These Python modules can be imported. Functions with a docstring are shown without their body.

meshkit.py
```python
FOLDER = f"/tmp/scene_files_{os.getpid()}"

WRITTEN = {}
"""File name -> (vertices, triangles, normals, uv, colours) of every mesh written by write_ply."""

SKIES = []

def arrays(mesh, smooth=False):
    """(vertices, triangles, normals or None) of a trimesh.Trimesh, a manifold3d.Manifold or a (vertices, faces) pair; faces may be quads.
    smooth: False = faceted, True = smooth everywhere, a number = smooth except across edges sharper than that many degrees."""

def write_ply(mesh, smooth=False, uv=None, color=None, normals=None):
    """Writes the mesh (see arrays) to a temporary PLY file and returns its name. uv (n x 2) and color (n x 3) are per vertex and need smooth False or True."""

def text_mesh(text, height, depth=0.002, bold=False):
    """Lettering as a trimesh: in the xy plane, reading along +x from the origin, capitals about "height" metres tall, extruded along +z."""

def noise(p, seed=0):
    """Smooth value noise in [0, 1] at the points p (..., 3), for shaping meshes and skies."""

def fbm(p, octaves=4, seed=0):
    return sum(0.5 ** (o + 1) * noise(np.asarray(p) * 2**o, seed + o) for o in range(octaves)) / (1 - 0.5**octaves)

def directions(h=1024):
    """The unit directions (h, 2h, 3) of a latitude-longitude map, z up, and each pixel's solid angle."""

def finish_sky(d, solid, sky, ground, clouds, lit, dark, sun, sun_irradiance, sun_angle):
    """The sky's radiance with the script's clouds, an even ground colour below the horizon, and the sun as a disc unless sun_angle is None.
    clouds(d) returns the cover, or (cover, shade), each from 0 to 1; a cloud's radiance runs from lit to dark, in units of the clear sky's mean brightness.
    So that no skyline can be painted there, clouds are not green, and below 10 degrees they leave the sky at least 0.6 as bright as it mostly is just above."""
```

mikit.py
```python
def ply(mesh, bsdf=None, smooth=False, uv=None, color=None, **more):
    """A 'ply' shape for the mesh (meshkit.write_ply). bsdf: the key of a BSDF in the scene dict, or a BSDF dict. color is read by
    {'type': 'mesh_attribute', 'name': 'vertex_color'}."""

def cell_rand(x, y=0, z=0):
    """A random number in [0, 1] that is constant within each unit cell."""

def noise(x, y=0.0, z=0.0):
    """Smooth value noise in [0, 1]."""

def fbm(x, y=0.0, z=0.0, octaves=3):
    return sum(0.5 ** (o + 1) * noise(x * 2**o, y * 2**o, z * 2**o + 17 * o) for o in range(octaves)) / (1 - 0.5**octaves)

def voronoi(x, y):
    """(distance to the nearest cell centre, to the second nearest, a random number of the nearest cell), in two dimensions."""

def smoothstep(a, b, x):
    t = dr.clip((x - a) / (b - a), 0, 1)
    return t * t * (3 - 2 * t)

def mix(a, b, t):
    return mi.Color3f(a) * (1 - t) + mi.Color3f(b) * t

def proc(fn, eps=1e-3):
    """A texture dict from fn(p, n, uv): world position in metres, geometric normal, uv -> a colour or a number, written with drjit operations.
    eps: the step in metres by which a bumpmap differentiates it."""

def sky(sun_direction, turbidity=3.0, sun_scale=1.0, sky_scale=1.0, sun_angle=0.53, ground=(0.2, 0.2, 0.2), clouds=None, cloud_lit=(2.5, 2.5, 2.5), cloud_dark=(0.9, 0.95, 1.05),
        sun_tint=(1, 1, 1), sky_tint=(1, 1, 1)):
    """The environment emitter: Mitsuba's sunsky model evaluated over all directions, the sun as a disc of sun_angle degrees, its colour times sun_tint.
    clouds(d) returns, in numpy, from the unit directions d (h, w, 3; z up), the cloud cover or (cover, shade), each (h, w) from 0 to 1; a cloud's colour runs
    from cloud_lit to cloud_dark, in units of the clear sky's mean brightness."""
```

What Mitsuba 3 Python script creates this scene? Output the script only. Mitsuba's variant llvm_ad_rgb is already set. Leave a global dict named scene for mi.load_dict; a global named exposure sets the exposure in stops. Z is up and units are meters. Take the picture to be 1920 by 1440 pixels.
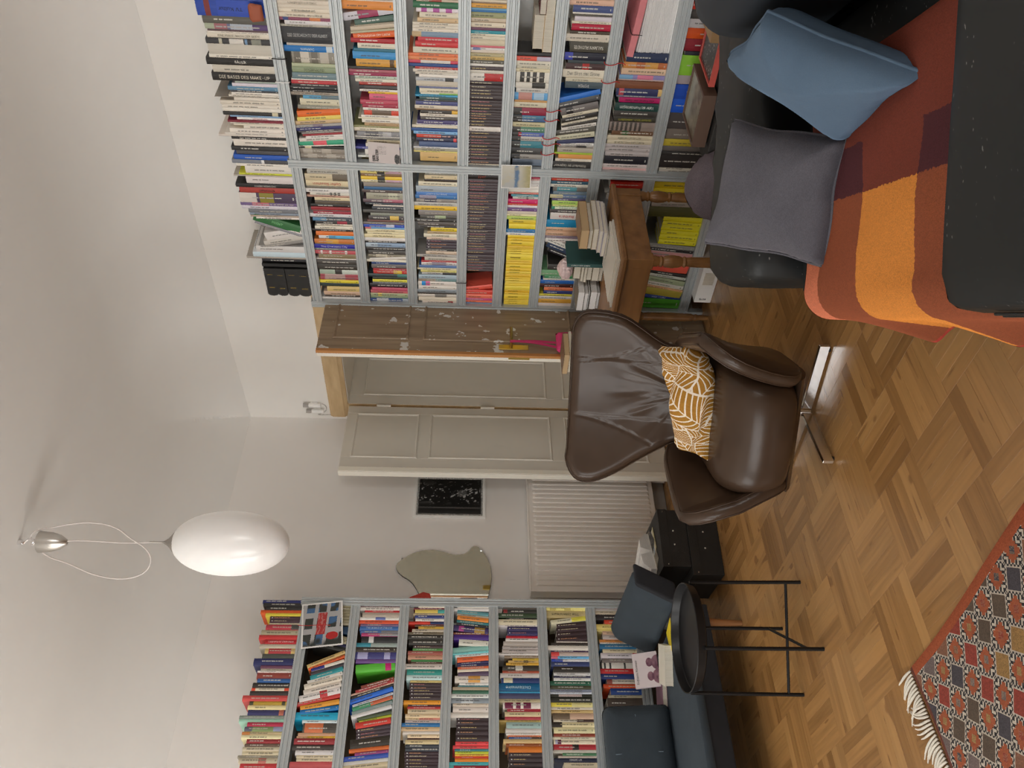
import math, random
import numpy as np
import drjit as dr
import trimesh
import shapely, shapely.geometry as sg
from scipy.spatial import Delaunay
import mitsuba as mi
import mikit, meshkit
from mikit import proc, noise, fbm, cell_rand, smoothstep, mix

T = mi.ScalarTransform4f
scene, labels = {}, {}
random.seed(7)

# ---------------------------------------------------------------- camera and light (the camera stands on its side, as the photograph does)
F, YAW, PITCH, ROLL, EYE = 1580.0, math.radians(41.58), math.radians(2.95), math.radians(-1.376), np.array([0, 0, 1.40])
_f = np.array([math.sin(YAW) * math.cos(PITCH), math.cos(YAW) * math.cos(PITCH), -math.sin(PITCH)])
_r0 = np.array([math.cos(YAW), -math.sin(YAW), 0.0]); _d0 = np.cross(_f, _r0)
RIGHT = _r0 * math.cos(ROLL) + _d0 * math.sin(ROLL)
scene['camera'] = {'type': 'perspective', 'fov': math.degrees(2 * math.atan(960 / F)), 'fov_axis': 'x', 'near_clip': 0.05, 'far_clip': 50,
                   'to_world': T().look_at(origin=EYE.tolist(), target=(EYE + _f).tolist(), up=RIGHT.tolist())}
exposure = -0.1
WINDOW_LIGHT = [7.6, 7.7, 7.7]
LAMP_LIGHT = [7.0, 6.5, 5.8]
TORCH_LIGHT = [270.0, 257.0, 235.0]

# ---------------------------------------------------------------- helpers
def lin(h):
    c = np.array([int(h[i:i + 2], 16) / 255 for i in (0, 2, 4)])
    return np.where(c < 0.04045, c / 12.92, ((c + 0.055) / 1.055) ** 2.4)
def rgb(h): return {'type': 'rgb', 'value': [float(x) for x in (lin(h) if isinstance(h, str) else h)]}
def mat(name, color, rough=0.6, **k):
    scene['mat_' + name] = {'type': 'principled', 'base_color': color if isinstance(color, dict) else rgb(color), 'roughness': rough, **k}
    return 'mat_' + name
def bump(name, base, fn, scale, eps=1e-3):
    scene['mat_' + name] = {'type': 'bumpmap', 'tex': proc(fn, eps), 'scale': scale, 'bsdf': {'type': 'ref', 'id': base}}
    return 'mat_' + name
USED = {}
def key(name):
    n = USED.get(name, -1) + 1; USED[name] = n
    return name if n == 0 else f'{name}_{n:03d}'
def add(name, mesh, m, parent=None, smooth=False, label=None, cat=None, group=None, kind=None, **k):
    kk = key(f'{parent}__{name}' if parent else name)
    if not isinstance(mesh, dict) and 'color' not in k:
        v, f = np.asarray(mesh[0], float), np.asarray(mesh[1])
        c = v.mean(0); a, b, d = (v[f[:, i]] - c for i in range(3))
        if np.einsum('ij,ij->', np.cross(a, b), d) < 0: f = f[:, ::-1]
        mesh = (v, f)
    scene[kk] = mesh if isinstance(mesh, dict) else mikit.ply(mesh, m, smooth, **k)
    tag(kk, label, cat, group, kind)
    return kk
def tag(kk, label=None, cat=None, group=None, kind=None):
    e = {a: b for a, b in (('label', label), ('category', cat), ('group', group), ('kind', kind)) if b}
    if e: labels.setdefault(kk, {}).update(e)
def thing(name, label, cat=None, group=None, kind=None):
    kk = key(name); tag(kk, label, cat, group, kind); return kk
def join(ms):
    v, f, o = [], [], 0
    for m in ms:
        a, b = (np.asarray(m.vertices), np.asarray(m.faces)) if hasattr(m, 'vertices') else m
        b = np.asarray(b)
        if b.shape[1] == 4: b = np.vstack([b[:, [0, 1, 2]], b[:, [0, 2, 3]]])
        v.append(np.asarray(a, float)); f.append(b + o); o += len(a)
    return np.vstack(v), np.vstack(f)
def box(x0, x1, y0, y1, z0, z1, c=0.002):
    x0, x1, y0, y1, z0, z1 = min(x0, x1), max(x0, x1), min(y0, y1), max(y0, y1), min(z0, z1), max(z0, z1)
    c = min(c, (x1 - x0) * .4, (y1 - y0) * .4, (z1 - z0) * .4)
    if c <= 0:
        v = np.array([[x, y, z] for x in (x0, x1) for y in (y0, y1) for z in (z0, z1)])
        return v, np.array([[0, 1, 3], [0, 3, 2], [4, 6, 7], [4, 7, 5], [0, 4, 5], [0, 5, 1], [2, 3, 7], [2, 7, 6], [0, 2, 6], [0, 6, 4], [1, 5, 7], [1, 7, 3]])
    lo, hi = np.array([x0, y0, z0]), np.array([x1, y1, z1])
    return lo + CB_V * (hi - lo) + CB_D * c, CB_F
def _cb():
    v, d = [], []
    for s in np.ndindex(2, 2, 2):
        for a in range(3):
            v.append(s); e = np.array([1.0, 1, 1]) * (1 - 2 * np.array(s)); e[a] = 0; d.append(e)
    v, d = np.array(v, float), np.array(d, float)
    h = trimesh.convex.convex_hull(v + d * 0.1, qhull_options='QbB Pp Qt')
    idx = [int(np.argmin(np.abs(v + d * 0.1 - q).sum(1))) for q in h.vertices]
    return v, d, np.array(idx)[h.faces]
CB_V, CB_D, CB_F = _cb()
def xf(m, M, o=(0, 0, 0)):
    v, f = m
    M = np.asarray(M, float); f = np.asarray(f)
    if np.linalg.det(M) < 0: f = f[:, ::-1]
    return np.asarray(v) @ M.T + np.asarray(o), f
def rotz(a):
    c, s = math.cos(a), math.sin(a); return np.array([[c, -s, 0], [s, c, 0], [0, 0, 1]])
def axes(ex, ey, ez): return np.array([ex, ey, ez], float).T
def extrude(poly, t0, t1, ex, ey, ez, o=(0, 0, 0)):
    """polygon points (a, b) in the plane ex, ey, swept along ez from t0 to t1"""
    m = trimesh.creation.extrude_polygon(sg.Polygon(poly), t1 - t0, engine='earcut')
    return xf((np.asarray(m.vertices) + [0, 0, t0], np.asarray(m.faces)), axes(ex, ey, ez), o)
def tube(pts, r, n=8, closed=False):
    p = np.asarray(pts, float); N = len(p)
    t = (np.roll(p, -1, 0) - np.roll(p, 1, 0)) if closed else np.gradient(p, axis=0)
    t /= np.linalg.norm(t, axis=1, keepdims=True) + 1e-12
    a = np.cross(t[0], [0, 0, 1.0]);
    if np.linalg.norm(a) < 0.1: a = np.cross(t[0], [1.0, 0, 0])
    A = []
    for i in range(N):
        a = a - t[i] * (a @ t[i]); a /= np.linalg.norm(a) + 1e-12; A.append(a)
    A = np.array(A); B = np.cross(t, A); g = np.arange(n) * 2 * np.pi / n
    r = np.broadcast_to(r, (N,))
    v = (p[:, None] + r[:, None, None] * (np.cos(g)[None, :, None] * A[:, None] + np.sin(g)[None, :, None] * B[:, None])).reshape(-1, 3)
    f = []
    for i in range(N if closed else N - 1):
        i2 = (i + 1) % N
        for j in range(n): f.append([i * n + j, i * n + (j + 1) % n, i2 * n + (j + 1) % n, i2 * n + j])
    f = np.array(f); f = np.vstack([f[:, [0, 1, 2]], f[:, [0, 2, 3]]])
    if not closed:
        v = np.vstack([v, p[0], p[-1]]); c0, c1 = len(v) - 2, len(v) - 1
        f = np.vstack([f, [[(j + 1) % n, j, c0] for j in range(n)], [[(N - 1) * n + j, (N - 1) * n + (j + 1) % n, c1] for j in range(n)]])
    return v, f
def bez(pts, n=24, closed=False):
    from scipy.interpolate import CubicSpline
    p = np.asarray(pts, float)
    if closed: p = np.vstack([p, p[:1]])
    s = np.concatenate([[0], np.cumsum(np.linalg.norm(np.diff(p, axis=0), axis=1))])
    q = CubicSpline(s, p, bc_type='periodic' if closed else 'not-a-knot' if len(p) > 3 else 'natural')(np.linspace(0, s[-1], n + closed))
    return q[:-1] if closed else q
def lathe(prof, n=24, o=(0, 0, 0), axis=2):
    p = np.asarray(prof, float); g = np.arange(n) * 2 * np.pi / n
    v = np.stack([p[:, 0][:, None] * np.cos(g), p[:, 0][:, None] * np.sin(g), np.repeat(p[:, 1][:, None], n, 1)], -1).reshape(-1, 3)
    f = []
    for i in range(len(p) - 1):
        for j in range(n): f.append([i * n + j, i * n + (j + 1) % n, (i + 1) * n + (j + 1) % n, (i + 1) * n + j])
    f = np.array(f); f = np.vstack([f[:, [0, 1, 2]], f[:, [0, 2, 3]]])
    v = np.vstack([v, [0, 0, p[0, 1]], [0, 0, p[-1, 1]]]); a, b = len(v) - 2, len(v) - 1; e = (len(p) - 1) * n
    f = np.vstack([f, [[(j + 1) % n, j, a] for j in range(n)], [[e + j, e + (j + 1) % n, b] for j in range(n)]])
    return v + np.asarray(o), f
def sheet(P, th, smooth_n=True):
    """a solid sheet of thickness th on the grid P (n, m, 3); returns mesh and the grid index of each vertex"""
    P = np.asarray(P, float); n, m = P.shape[:2]
    du, dv = np.gradient(P, axis=0), np.gradient(P, axis=1)
    N = np.cross(du, dv); N /= np.linalg.norm(N, axis=2, keepdims=True) + 1e-12
    v = np.vstack([(P + N * th / 2).reshape(-1, 3), (P - N * th / 2).reshape(-1, 3)])
    q = lambda i, j: i * m + j
    f = []
    for i in range(n - 1):
        for j in range(m - 1): f.append([q(i, j), q(i + 1, j), q(i + 1, j + 1), q(i, j + 1)])
    f = np.array(f); K = n * m
    b = [(q(i, 0), q(i + 1, 0)) for i in range(n - 1)] + [(q(n - 1, j), q(n - 1, j + 1)) for j in range(m - 1)] + [(q(i + 1, m - 1), q(i, m - 1)) for i in reversed(range(n - 1))] + [(q(0, j + 1), q(0, j)) for j in reversed(range(m - 1))]
    f = np.vstack([f, f[:, ::-1] + K, [[c, a, a + K, c + K] for a, c in b]])
    return v, np.vstack([f[:, [0, 1, 2]], f[:, [0, 2, 3]]])
def puffy(poly, fmap, th, R, res, disp=None, back=1.0):
    """a cushion-like solid on an outline in (a, b): fmap(a, b) -> points; the thickness grows from the edge over the distance R"""
    P = sg.Polygon(poly).buffer(0)
    L = P.exterior.length; nb = max(12, int(L / res))
    bd = np.array([P.exterior.interpolate(L * i / nb).coords[0] for i in range(nb)])
    x0, y0, x1, y1 = P.bounds
    g = np.array([(x + (j % 2) * res * .5, y) for j, y in enumerate(np.arange(y0, y1, res * .87)) for x in np.arange(x0, x1, res)])
    inner = P.buffer(-res * .55)
    g = g[shapely.contains_xy(inner, g[:, 0], g[:, 1])]
    ring = []
    for k in (.15, .4):
        q = P.buffer(-R * k) if R * k < res * .55 else None
        if q is not None and q.geom_type == 'Polygon' and not q.is_empty:
            ring += [q.exterior.interpolate(q.exterior.length * i / nb).coords[0] for i in range(nb)]
    pts = np.vstack([bd] + ([np.array(ring)] if ring else []) + [g])
    tri = Delaunay(pts).simplices
    c = pts[tri].mean(1); tri = tri[shapely.contains_xy(P, c[:, 0], c[:, 1])]
    s = pts[tri]; ar = (s[:, 1, 0] - s[:, 0, 0]) * (s[:, 2, 1] - s[:, 0, 1]) - (s[:, 1, 1] - s[:, 0, 1]) * (s[:, 2, 0] - s[:, 0, 0])
    tri = tri[np.abs(ar) > 1e-12]; ar = ar[np.abs(ar) > 1e-12]; tri[ar < 0] = tri[ar < 0][:, ::-1]
    d = shapely.distance(P.exterior, shapely.points(pts)); d[:nb] = 0
    h = th / 2 * np.sqrt(np.clip(1 - (1 - np.minimum(d / R, 1)) ** 2, 0, 1))
    a, b = pts[:, 0], pts[:, 1]; e = 1e-3
    C = fmap(a, b); N = np.cross(fmap(a + e, b) - fmap(a - e, b), fmap(a, b + e) - fmap(a, b - e)); N /= np.linalg.norm(N, axis=1, keepdims=True)
    hf = h + (disp(a, b, d) * np.minimum(d / R, 1) if disp else 0)
    n = len(pts); idx = np.arange(n); low = np.where(idx < nb, idx, idx - nb + n)
    v = np.vstack([C + N * hf[:, None], (C - N * (h * back)[:, None])[nb:]])
    uv = np.vstack([pts, pts[nb:]])
    return (v, np.vstack([tri, low[tri][:, ::-1]])), uv
def frame_ring(w, h, prof, ex, ez, n, o):
    """a mitred ring round the rectangle w x h (corner o, sides along ex and ez) with the profile [(inset, height along n)]"""
    ex, ez, n, o = map(np.asarray, (ex, ez, n, o)); v = []
    for i, t in prof:
        for a, b in ((i, i), (w - i, i), (w - i, h - i), (i, h - i)): v.append(o + ex * a + ez * b + n * t)
    K = len(prof); f = []
    for k in range(K):
        k2 = (k + 1) % K
        for j in range(4): f.append([k * 4 + j, k * 4 + (j + 1) % 4, k2 * 4 + (j + 1) % 4, k2 * 4 + j])
    f = np.array(f); f = np.vstack([f[:, [0, 1, 2]], f[:, [0, 2, 3]]])
    m = trimesh.Trimesh(np.array(v), f, process=False)
    return (np.array(v), f[:, ::-1] if m.volume < 0 else f)
def fix(m):
    t = trimesh.Trimesh(*m, process=False)
    return (m[0], m[1][:, ::-1]) if t.volume < 0 else m
def lettering(txt, height, ex, ey, o, depth=0.0006, width=None, bold=False):
    t = meshkit.text_mesh(txt, 1.0, 1.0, bold)
    v = np.asarray(t.vertices); s = height
    sx = s if width is None else width / np.ptp(v[:, 0])
    if width is not None: s = min(s, sx * 1.6)
    ex, ey = np.asarray(ex, float), np.asarray(ey, float)
    return np.asarray(o) + v[:, :1] * sx * ex + v[:, 1:2] * s * ey + v[:, 2:] * depth * np.cross(ex, ey), np.asarray(t.faces)
X, Y, Z = np.eye(3)

# ---------------------------------------------------------------- materials
mat('wall', proc(lambda p, n, uv: mix((.80, .785, .755), (.84, .83, .80), fbm(p.x * 1.3 + p.y, p.y * 1.1, p.z * 1.2))), .9, specular=.2)
mat('ceiling', proc(lambda p, n, uv: mix((.705, .69, .665), (.745, .735, .715), fbm(p.x * 1.3, p.y * 1.1, p.z * 1.2, 4))), .9, specular=.2)
mat('back_wall', proc(lambda p, n, uv: mix((.74, .715, .69), (.78, .76, .735), fbm(p.x * 1.3, p.y, p.z * 1.2))), .85, specular=.2)
mat('grey_paint', (.36, .34, .32), .5)
mat('radiator', (.74, .70, .655), .4)
mat('cream_paint', proc(lambda p, n, uv: mix((.60, .57, .505), (.655, .625, .56), fbm(p.x * 2, p.y * 2, p.z * 3))), .45)
mat('edge_paint', (.80, .77, .68), .4)
def stripped(p, n, uv):
    g = fbm(p.x * 40 + p.y * 40, 0, p.z * 2.2)
    c = mix((.165, .112, .068), (.32, .235, .155), g)
    q = fbm(p.x * 20 + 3, p.y * 16, p.z * 13, 4)
    return mix(c, (.55, .53, .50), smoothstep(.645, .67, q))
mat('stripped_wood', proc(stripped), .55)
mat('orange_wood', proc(lambda p, n, uv: mix((.36, .15, .04), (.48, .22, .07), fbm(p.x * 50 + p.y * 50, 0, p.z * 3))), .4)
mat('pine_trim', proc(lambda p, n, uv: mix((.43, .29, .14), (.62, .46, .27), fbm(p.y * 8, p.x * 6, p.z * 30))), .55)
mat('steel', proc(lambda p, n, uv: mix((.43, .465, .475), (.50, .535, .545), fbm(p.x * 5, p.y * 5, p.z * 5))), .42, metallic=.35)
mat('dark_gap', (.03, .025, .02), .9)
mat('book', {'type': 'mesh_attribute', 'name': 'vertex_color'}, .42, specular=.45)
mat('page', proc(lambda p, n, uv: mix((.50, .46, .38), (.72, .68, .59), noise(p.x * 900, p.y * 900, p.z * 5))), .9, specular=.1)
mat('flat_page', proc(lambda p, n, uv: mix((.56, .52, .44), (.68, .64, .55), noise(p.x * 8, p.y * 8, p.z * 900))), .9, specular=.1)
mat('white_page', proc(lambda p, n, uv: mix((.62, .61, .60), (.84, .83, .82), noise(p.x * 60, p.y * 60, p.z * 1200))), .9, specular=.1)
mat('white', (.82, .82, .80), .5)
mat('shade', (.93, .93, .92), .22, specular=.5)
mat('brushed', (.58, .56, .53), .3, metallic=1.0)
mat('chrome', (.86, .86, .87), .06, metallic=1.0)
mat('brass', (.62, .44, .13), .3, metallic=1.0)
mat('cable', (.62, .58, .55), .5)
mat('black', (.012, .012, .012), .5)
mat('black_metal', (.008, .008, .009), .35, specular=.3)
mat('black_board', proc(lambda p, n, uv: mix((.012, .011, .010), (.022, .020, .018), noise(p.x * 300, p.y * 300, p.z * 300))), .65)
mat('brown_leather', proc(lambda p, n, uv: mix((.038, .0215, .0130), (.063, .0375, .0240), fbm(p.x * 9, p.y * 9, p.z * 9))), .28, specular=.31)
def scuffed(p, n, uv):
    a = noise(p.x * 190 + p.y * 60, p.y * 85, p.z * 150) * noise(p.x * 60, p.y * 260 + p.x * 90, p.z * 50)
    b = fbm(p.x * 4, p.y * 4, p.z * 4)
    return mix((.0105, .012, .0125), (.16, .16, .155), smoothstep(.60, .70, a) * smoothstep(.42, .60, b) * .85)
mat('black_leather', proc(scuffed), .45, specular=.32)
mat('back_leather', (.020, .025, .032), .5, specular=.35)
def weave(c0, c1, s=900.0):
    return proc(lambda p, n, uv: mix(c0, c1, .5 * noise(p.x * s, p.y * s, p.z * s) + .5 * fbm(p.x * 14, p.y * 14, p.z * 14)))
mat('blue_linen', weave((.064, .108, .172), (.096, .152, .225)), .85, sheen=.3)
mat('grey_wool', weave((.055, .054, .067), (.106, .103, .122), 500.0), .95, sheen=.4)
mat('slate_fabric', weave((.022, .032, .042), (.040, .054, .067), 500.0), .95, sheen=.3)
mat('dark_fabric', weave((.010, .011, .014), (.022, .023, .028), 500.0), .95)
mat('seam_thread', (.13, .17, .21), .9)
mat('purple_felt', weave((.065, .052, .062), (.135, .11, .125), 300.0), .95)
mat('beech', proc(lambda p, n, uv: mix((.24, .10, .035), (.34, .16, .06), fbm(p.x * 60, p.y * 60, p.z * 4))), .45)
mat('table_wood', proc(lambda p, n, uv: mix((.115, .048, .014), (.27, .13, .042), fbm(p.x * 22 + 2, p.y * 5, p.z * 20, 4))), .35, specular=.5)
mat('pink', weave((.48, .022, .11), (.62, .05, .18), 400.0), .8)
mat('quartz', proc(lambda p, n, uv: mix((.50, .36, .36), (.72, .58, .57), fbm(p.x * 70, p.y * 70, p.z * 70))), .25, specular=.6)
mat('red_thread', (.45, .02, .02), .8)
mat('terracotta', (.34, .09, .045), .6)
mat('text_dark', (.03, .028, .026), .7)
scene['mat_mirror'] = {'type': 'conductor', 'material': 'none', 'specular_reflectance': {'type': 'rgb', 'value': [.88, .90, .86]}}
mat('wool_fringe', (.62, .58, .50), .95)
def parquet(p, n, uv):
    i, j = dr.floor(uv.x / 10), dr.floor(uv.y / 10)
    u, v = uv.x - i * 10, uv.y - j * 10
    t, t2 = cell_rand(i, j, 3), cell_rand(i, j, 8)
    g = fbm(u * 5 + t * 40, v * 95 + t2 * 30, t * 9, 4)
    i5 = dr.floor((j * 61 + i) / 5); tb_ = cell_rand(i5, 2, 6)
    k = .36 * t + .26 * tb_ + .38 * g
    c = mix((.180, .085, .025), (.385, .206, .072), smoothstep(.12, .88, k))
    c = mix(c, (.41, .232, .087), smoothstep(.72, .95, t2) * .45)
    knot = smoothstep(.90, .96, noise(u * 9 + t * 70, v * 40 + t2 * 50, 2))
    return mix(c, (.13, .05, .014), knot * .6)
mat('parquet', proc(parquet), .3, specular=.5, clearcoat=.85, clearcoat_gloss=.88)
mat('subfloor', (.06, .025, .008), .7)
def kilim(p, n, uv):
    s = .098
    a, b = (uv.x + uv.y * .9) / s, (uv.y * 1.05 - uv.x * .92) / s
    i, j = dr.floor(a), dr.floor(b)
    x, y = a - i - .5, b - j - .5
    r = cell_rand(i, j, 5)
    par = (i + j) - 2 * dr.floor((i + j) / 2)
    pal = [(.21, .034, .022), (.080, .055, .038), (.125, .092, .085), (.175, .078, .045), (.24, .135, .045), (.050, .043, .050)]
    col = mi.Color3f(pal[0])
    for k in range(1, 6): col = dr.select(r > k / 6, mi.Color3f(pal[k]), col)
    ax, ay = dr.abs(x), dr.abs(y)
    det = smoothstep(.45, .55, noise(x * 26 + r * 90, y * 26, 4)) * .35
    diamond = (ax < .385) & (ay < .385)
    q = dr.floor(ax * 9) / 9 + dr.floor(ay * 9) / 9
    star = (q < .40)
    core = (ax < .14) & (ay < .14)
    tri = dr.abs((x * 5 - dr.floor(x * 5)) - .5) * 2; tri2 = dr.abs((y * 5 - dr.floor(y * 5)) - .5) * 2
    e = dr.maximum(ax, ay)
    zig = dr.select(ax > ay, tri2, tri)
    black = (e > .43) & (zig < .62 * (e - .36) / .14 + .10)
    white = ~black & (e > .385)
    c1 = dr.select(diamond, mix(col, col * .45, det), mi.Color3f(.36, .31, .26))
    c0 = dr.select(star, mi.Color3f(.24, .060, .024), mi.Color3f(.40, .35, .29))
    c0 = dr.select(core, mix(col * .9, (.30, .2, .12), det), c0)
    c0 = dr.select(~star & (zig > .5), mi.Color3f(.015, .013, .014), c0)
    c = dr.select(par > .5, c1, c0)
    c = dr.select((par > .5) & black, mi.Color3f(.015, .013, .014), c)
    border = uv.x > -.032
    c = dr.select(border, mix((.22, .045, .016), (.28, .065, .022), noise(uv.x * 300, uv.y * 300)), c)
    c = dr.select(uv.y < .012, mi.Color3f(.09, .022, .012), c)
    return c * (.82 + .36 * noise(uv.x * 700, uv.y * 260, 1))
mat('kilim', proc(kilim), .95)
def plaid(p, n, uv):
    D, s = uv.x + (noise(uv.x * 200, uv.y * 200) - .5) * .006, uv.y + (noise(uv.x * 210, uv.y * 190, 3) - .5) * .006
    rust, orange, salmon, maroon, red = (.190, .044, .014), (.50, .175, .026), (.46, .13, .065), (.050, .006, .010), (.125, .020, .009)
    col = dr.select(D > .87, mi.Color3f(salmon), dr.select(D > .645, mi.Color3f(rust), dr.select(D > .385, mi.Color3f(orange), mi.Color3f(rust))))
    col2 = dr.select(D > .645, mi.Color3f(maroon), dr.select(D > .385, mi.Color3f(red), mi.Color3f(maroon)))
    edge = .262 + .03 * (.8 - D) * 0
    c = dr.select(s > edge, col2, col)
    c = dr.select(s > edge + .12, mi.Color3f(red), c)
    c = dr.select(s < -.262, mi.Color3f(.30, .03, .02), c)
    return c * (.80 + .4 * noise(uv.x * 500, uv.y * 700, 2))
mat('plaid', proc(plaid), .95, sheen=.12)
def leaves(p, n, uv):
    a, b = uv.x * 9.5 + .5 * noise(uv.x * 7, uv.y * 7, 1), uv.y * 9.5 + .6 * noise(uv.x * 6, uv.y * 6, 5)
    b = b + .5 * dr.floor(a)
    i, j = dr.floor(a), dr.floor(b)
    x, y = a - i - .5, b - j - .5
    r = cell_rand(i, j, 2); th = r * 6.283
    u, v = x * dr.cos(th) + y * dr.sin(th), y * dr.cos(th) - x * dr.sin(th)
    w = (dr.abs(u) * (.4 + .5 * dr.abs(u)) + v * .95) * 6.5
    vein = dr.abs(w - dr.floor(w) - .5) < .13
    rim = (dr.abs(dr.abs(x) - .5) < .022) | (dr.abs(dr.abs(y) - .5) < .022)
    mid = dr.abs(u) < .02
    return dr.select(vein | rim | mid, mi.Color3f(.76, .68, .56), mix((.30, .135, .012), (.36, .17, .02), noise(uv.x * 300, uv.y * 300)))
mat('leaf_print', proc(leaves), .85, sheen=.2)

# ---------------------------------------------------------------- room shell
XW, YB, XL, YF_, ZC = 3.976, 4.915, -1.72, -2.6, 3.45          # right wall, back wall, window wall, wall behind the camera, ceiling
D0, D1, DH = 3.50, 4.728, 2.272                                  # door opening in the right wall
add('floor', box(XL - .2, 5.2, YF_ - .2, YB + .2, -.2, -.008, 0), 'mat_subfloor', kind='structure', label='worn honey coloured parquet floor laid in square basket weave blocks')
add('wall_right', join([box(XW, XW + .3, YF_, D0, 0, 3.5, 0), box(XW, XW + .3, D1, YB + .3, 0, 3.5, 0), box(XW, XW + .3, D0, D1, DH, 3.5, 0)]), 'mat_wall', kind='structure', label='bright white plaster wall behind the tall bookcase and over the doorway')
add('wall_back', box(XL, XW + .3, YB, YB + .3, 0, 3.5, 0), 'mat_back_wall', kind='structure', label='pale grey plaster wall with radiator, mirror and left bookcase')
W1 = [(3.15, 4.25), (1.2, 2.3)]
parts = [box(XL - .3, XL, YF_, W1[1][0], 0, 3.5, 0), box(XL - .3, XL, W1[1][1], W1[0][0], 0, 3.5, 0), box(XL - .3, XL, W1[0][1], YB + .3, 0, 3.5, 0)]
for a, b in W1: parts += [box(XL - .3, XL, a, b, 0, .75, 0), box(XL - .3, XL, a, b, 2.85, 3.5, 0)]
add('wall_left', join(parts), 'mat_wall', kind='structure', label='white wall with two tall windows, beside the camera')
add('wall_front', join([box(XL - .3, .3, YF_ - .3, YF_, 0, 3.5, 0), box(1.5, XW + .3, YF_ - .3, YF_, 0, 3.5, 0), box(.3, 1.5, YF_ - .3, YF_, 0, .75, 0), box(.3, 1.5, YF_ - .3, YF_, 2.85, 3.5, 0)]), 'mat_wall', kind='structure', label='white wall behind the camera')
# ceiling with a coved edge
def cove(xs, ys):
    gx, gy = np.meshgrid(xs, ys, indexing='ij')
    d = np.minimum(np.minimum(XW - gx, YB - gy), np.minimum(gx - XL, gy - YF_))
    t = np.clip(d / .62, 0, 1)
    return np.stack([gx, gy, 3.0 + (ZC - 3.0) * np.sqrt(np.clip(1 - (1 - t) ** 2.2, 0, 1)) + .006 * (meshkit.fbm(np.stack([gx, gy, gx * 0], -1) * 1.5) - .5)], -1)
def knots(a, b): return np.unique(np.concatenate([a + .65 * np.linspace(0, 1, 26) ** 2, np.linspace(a + .65, b - .65, 40), b - .65 * np.linspace(0, 1, 26) ** 2]))
P = cove(knots(XL, XW), knots(YF_, YB))
add('ceiling', sheet(P, .003), 'mat_ceiling', smooth=35, kind='structure', label='white coved plaster ceiling above the room')
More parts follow.
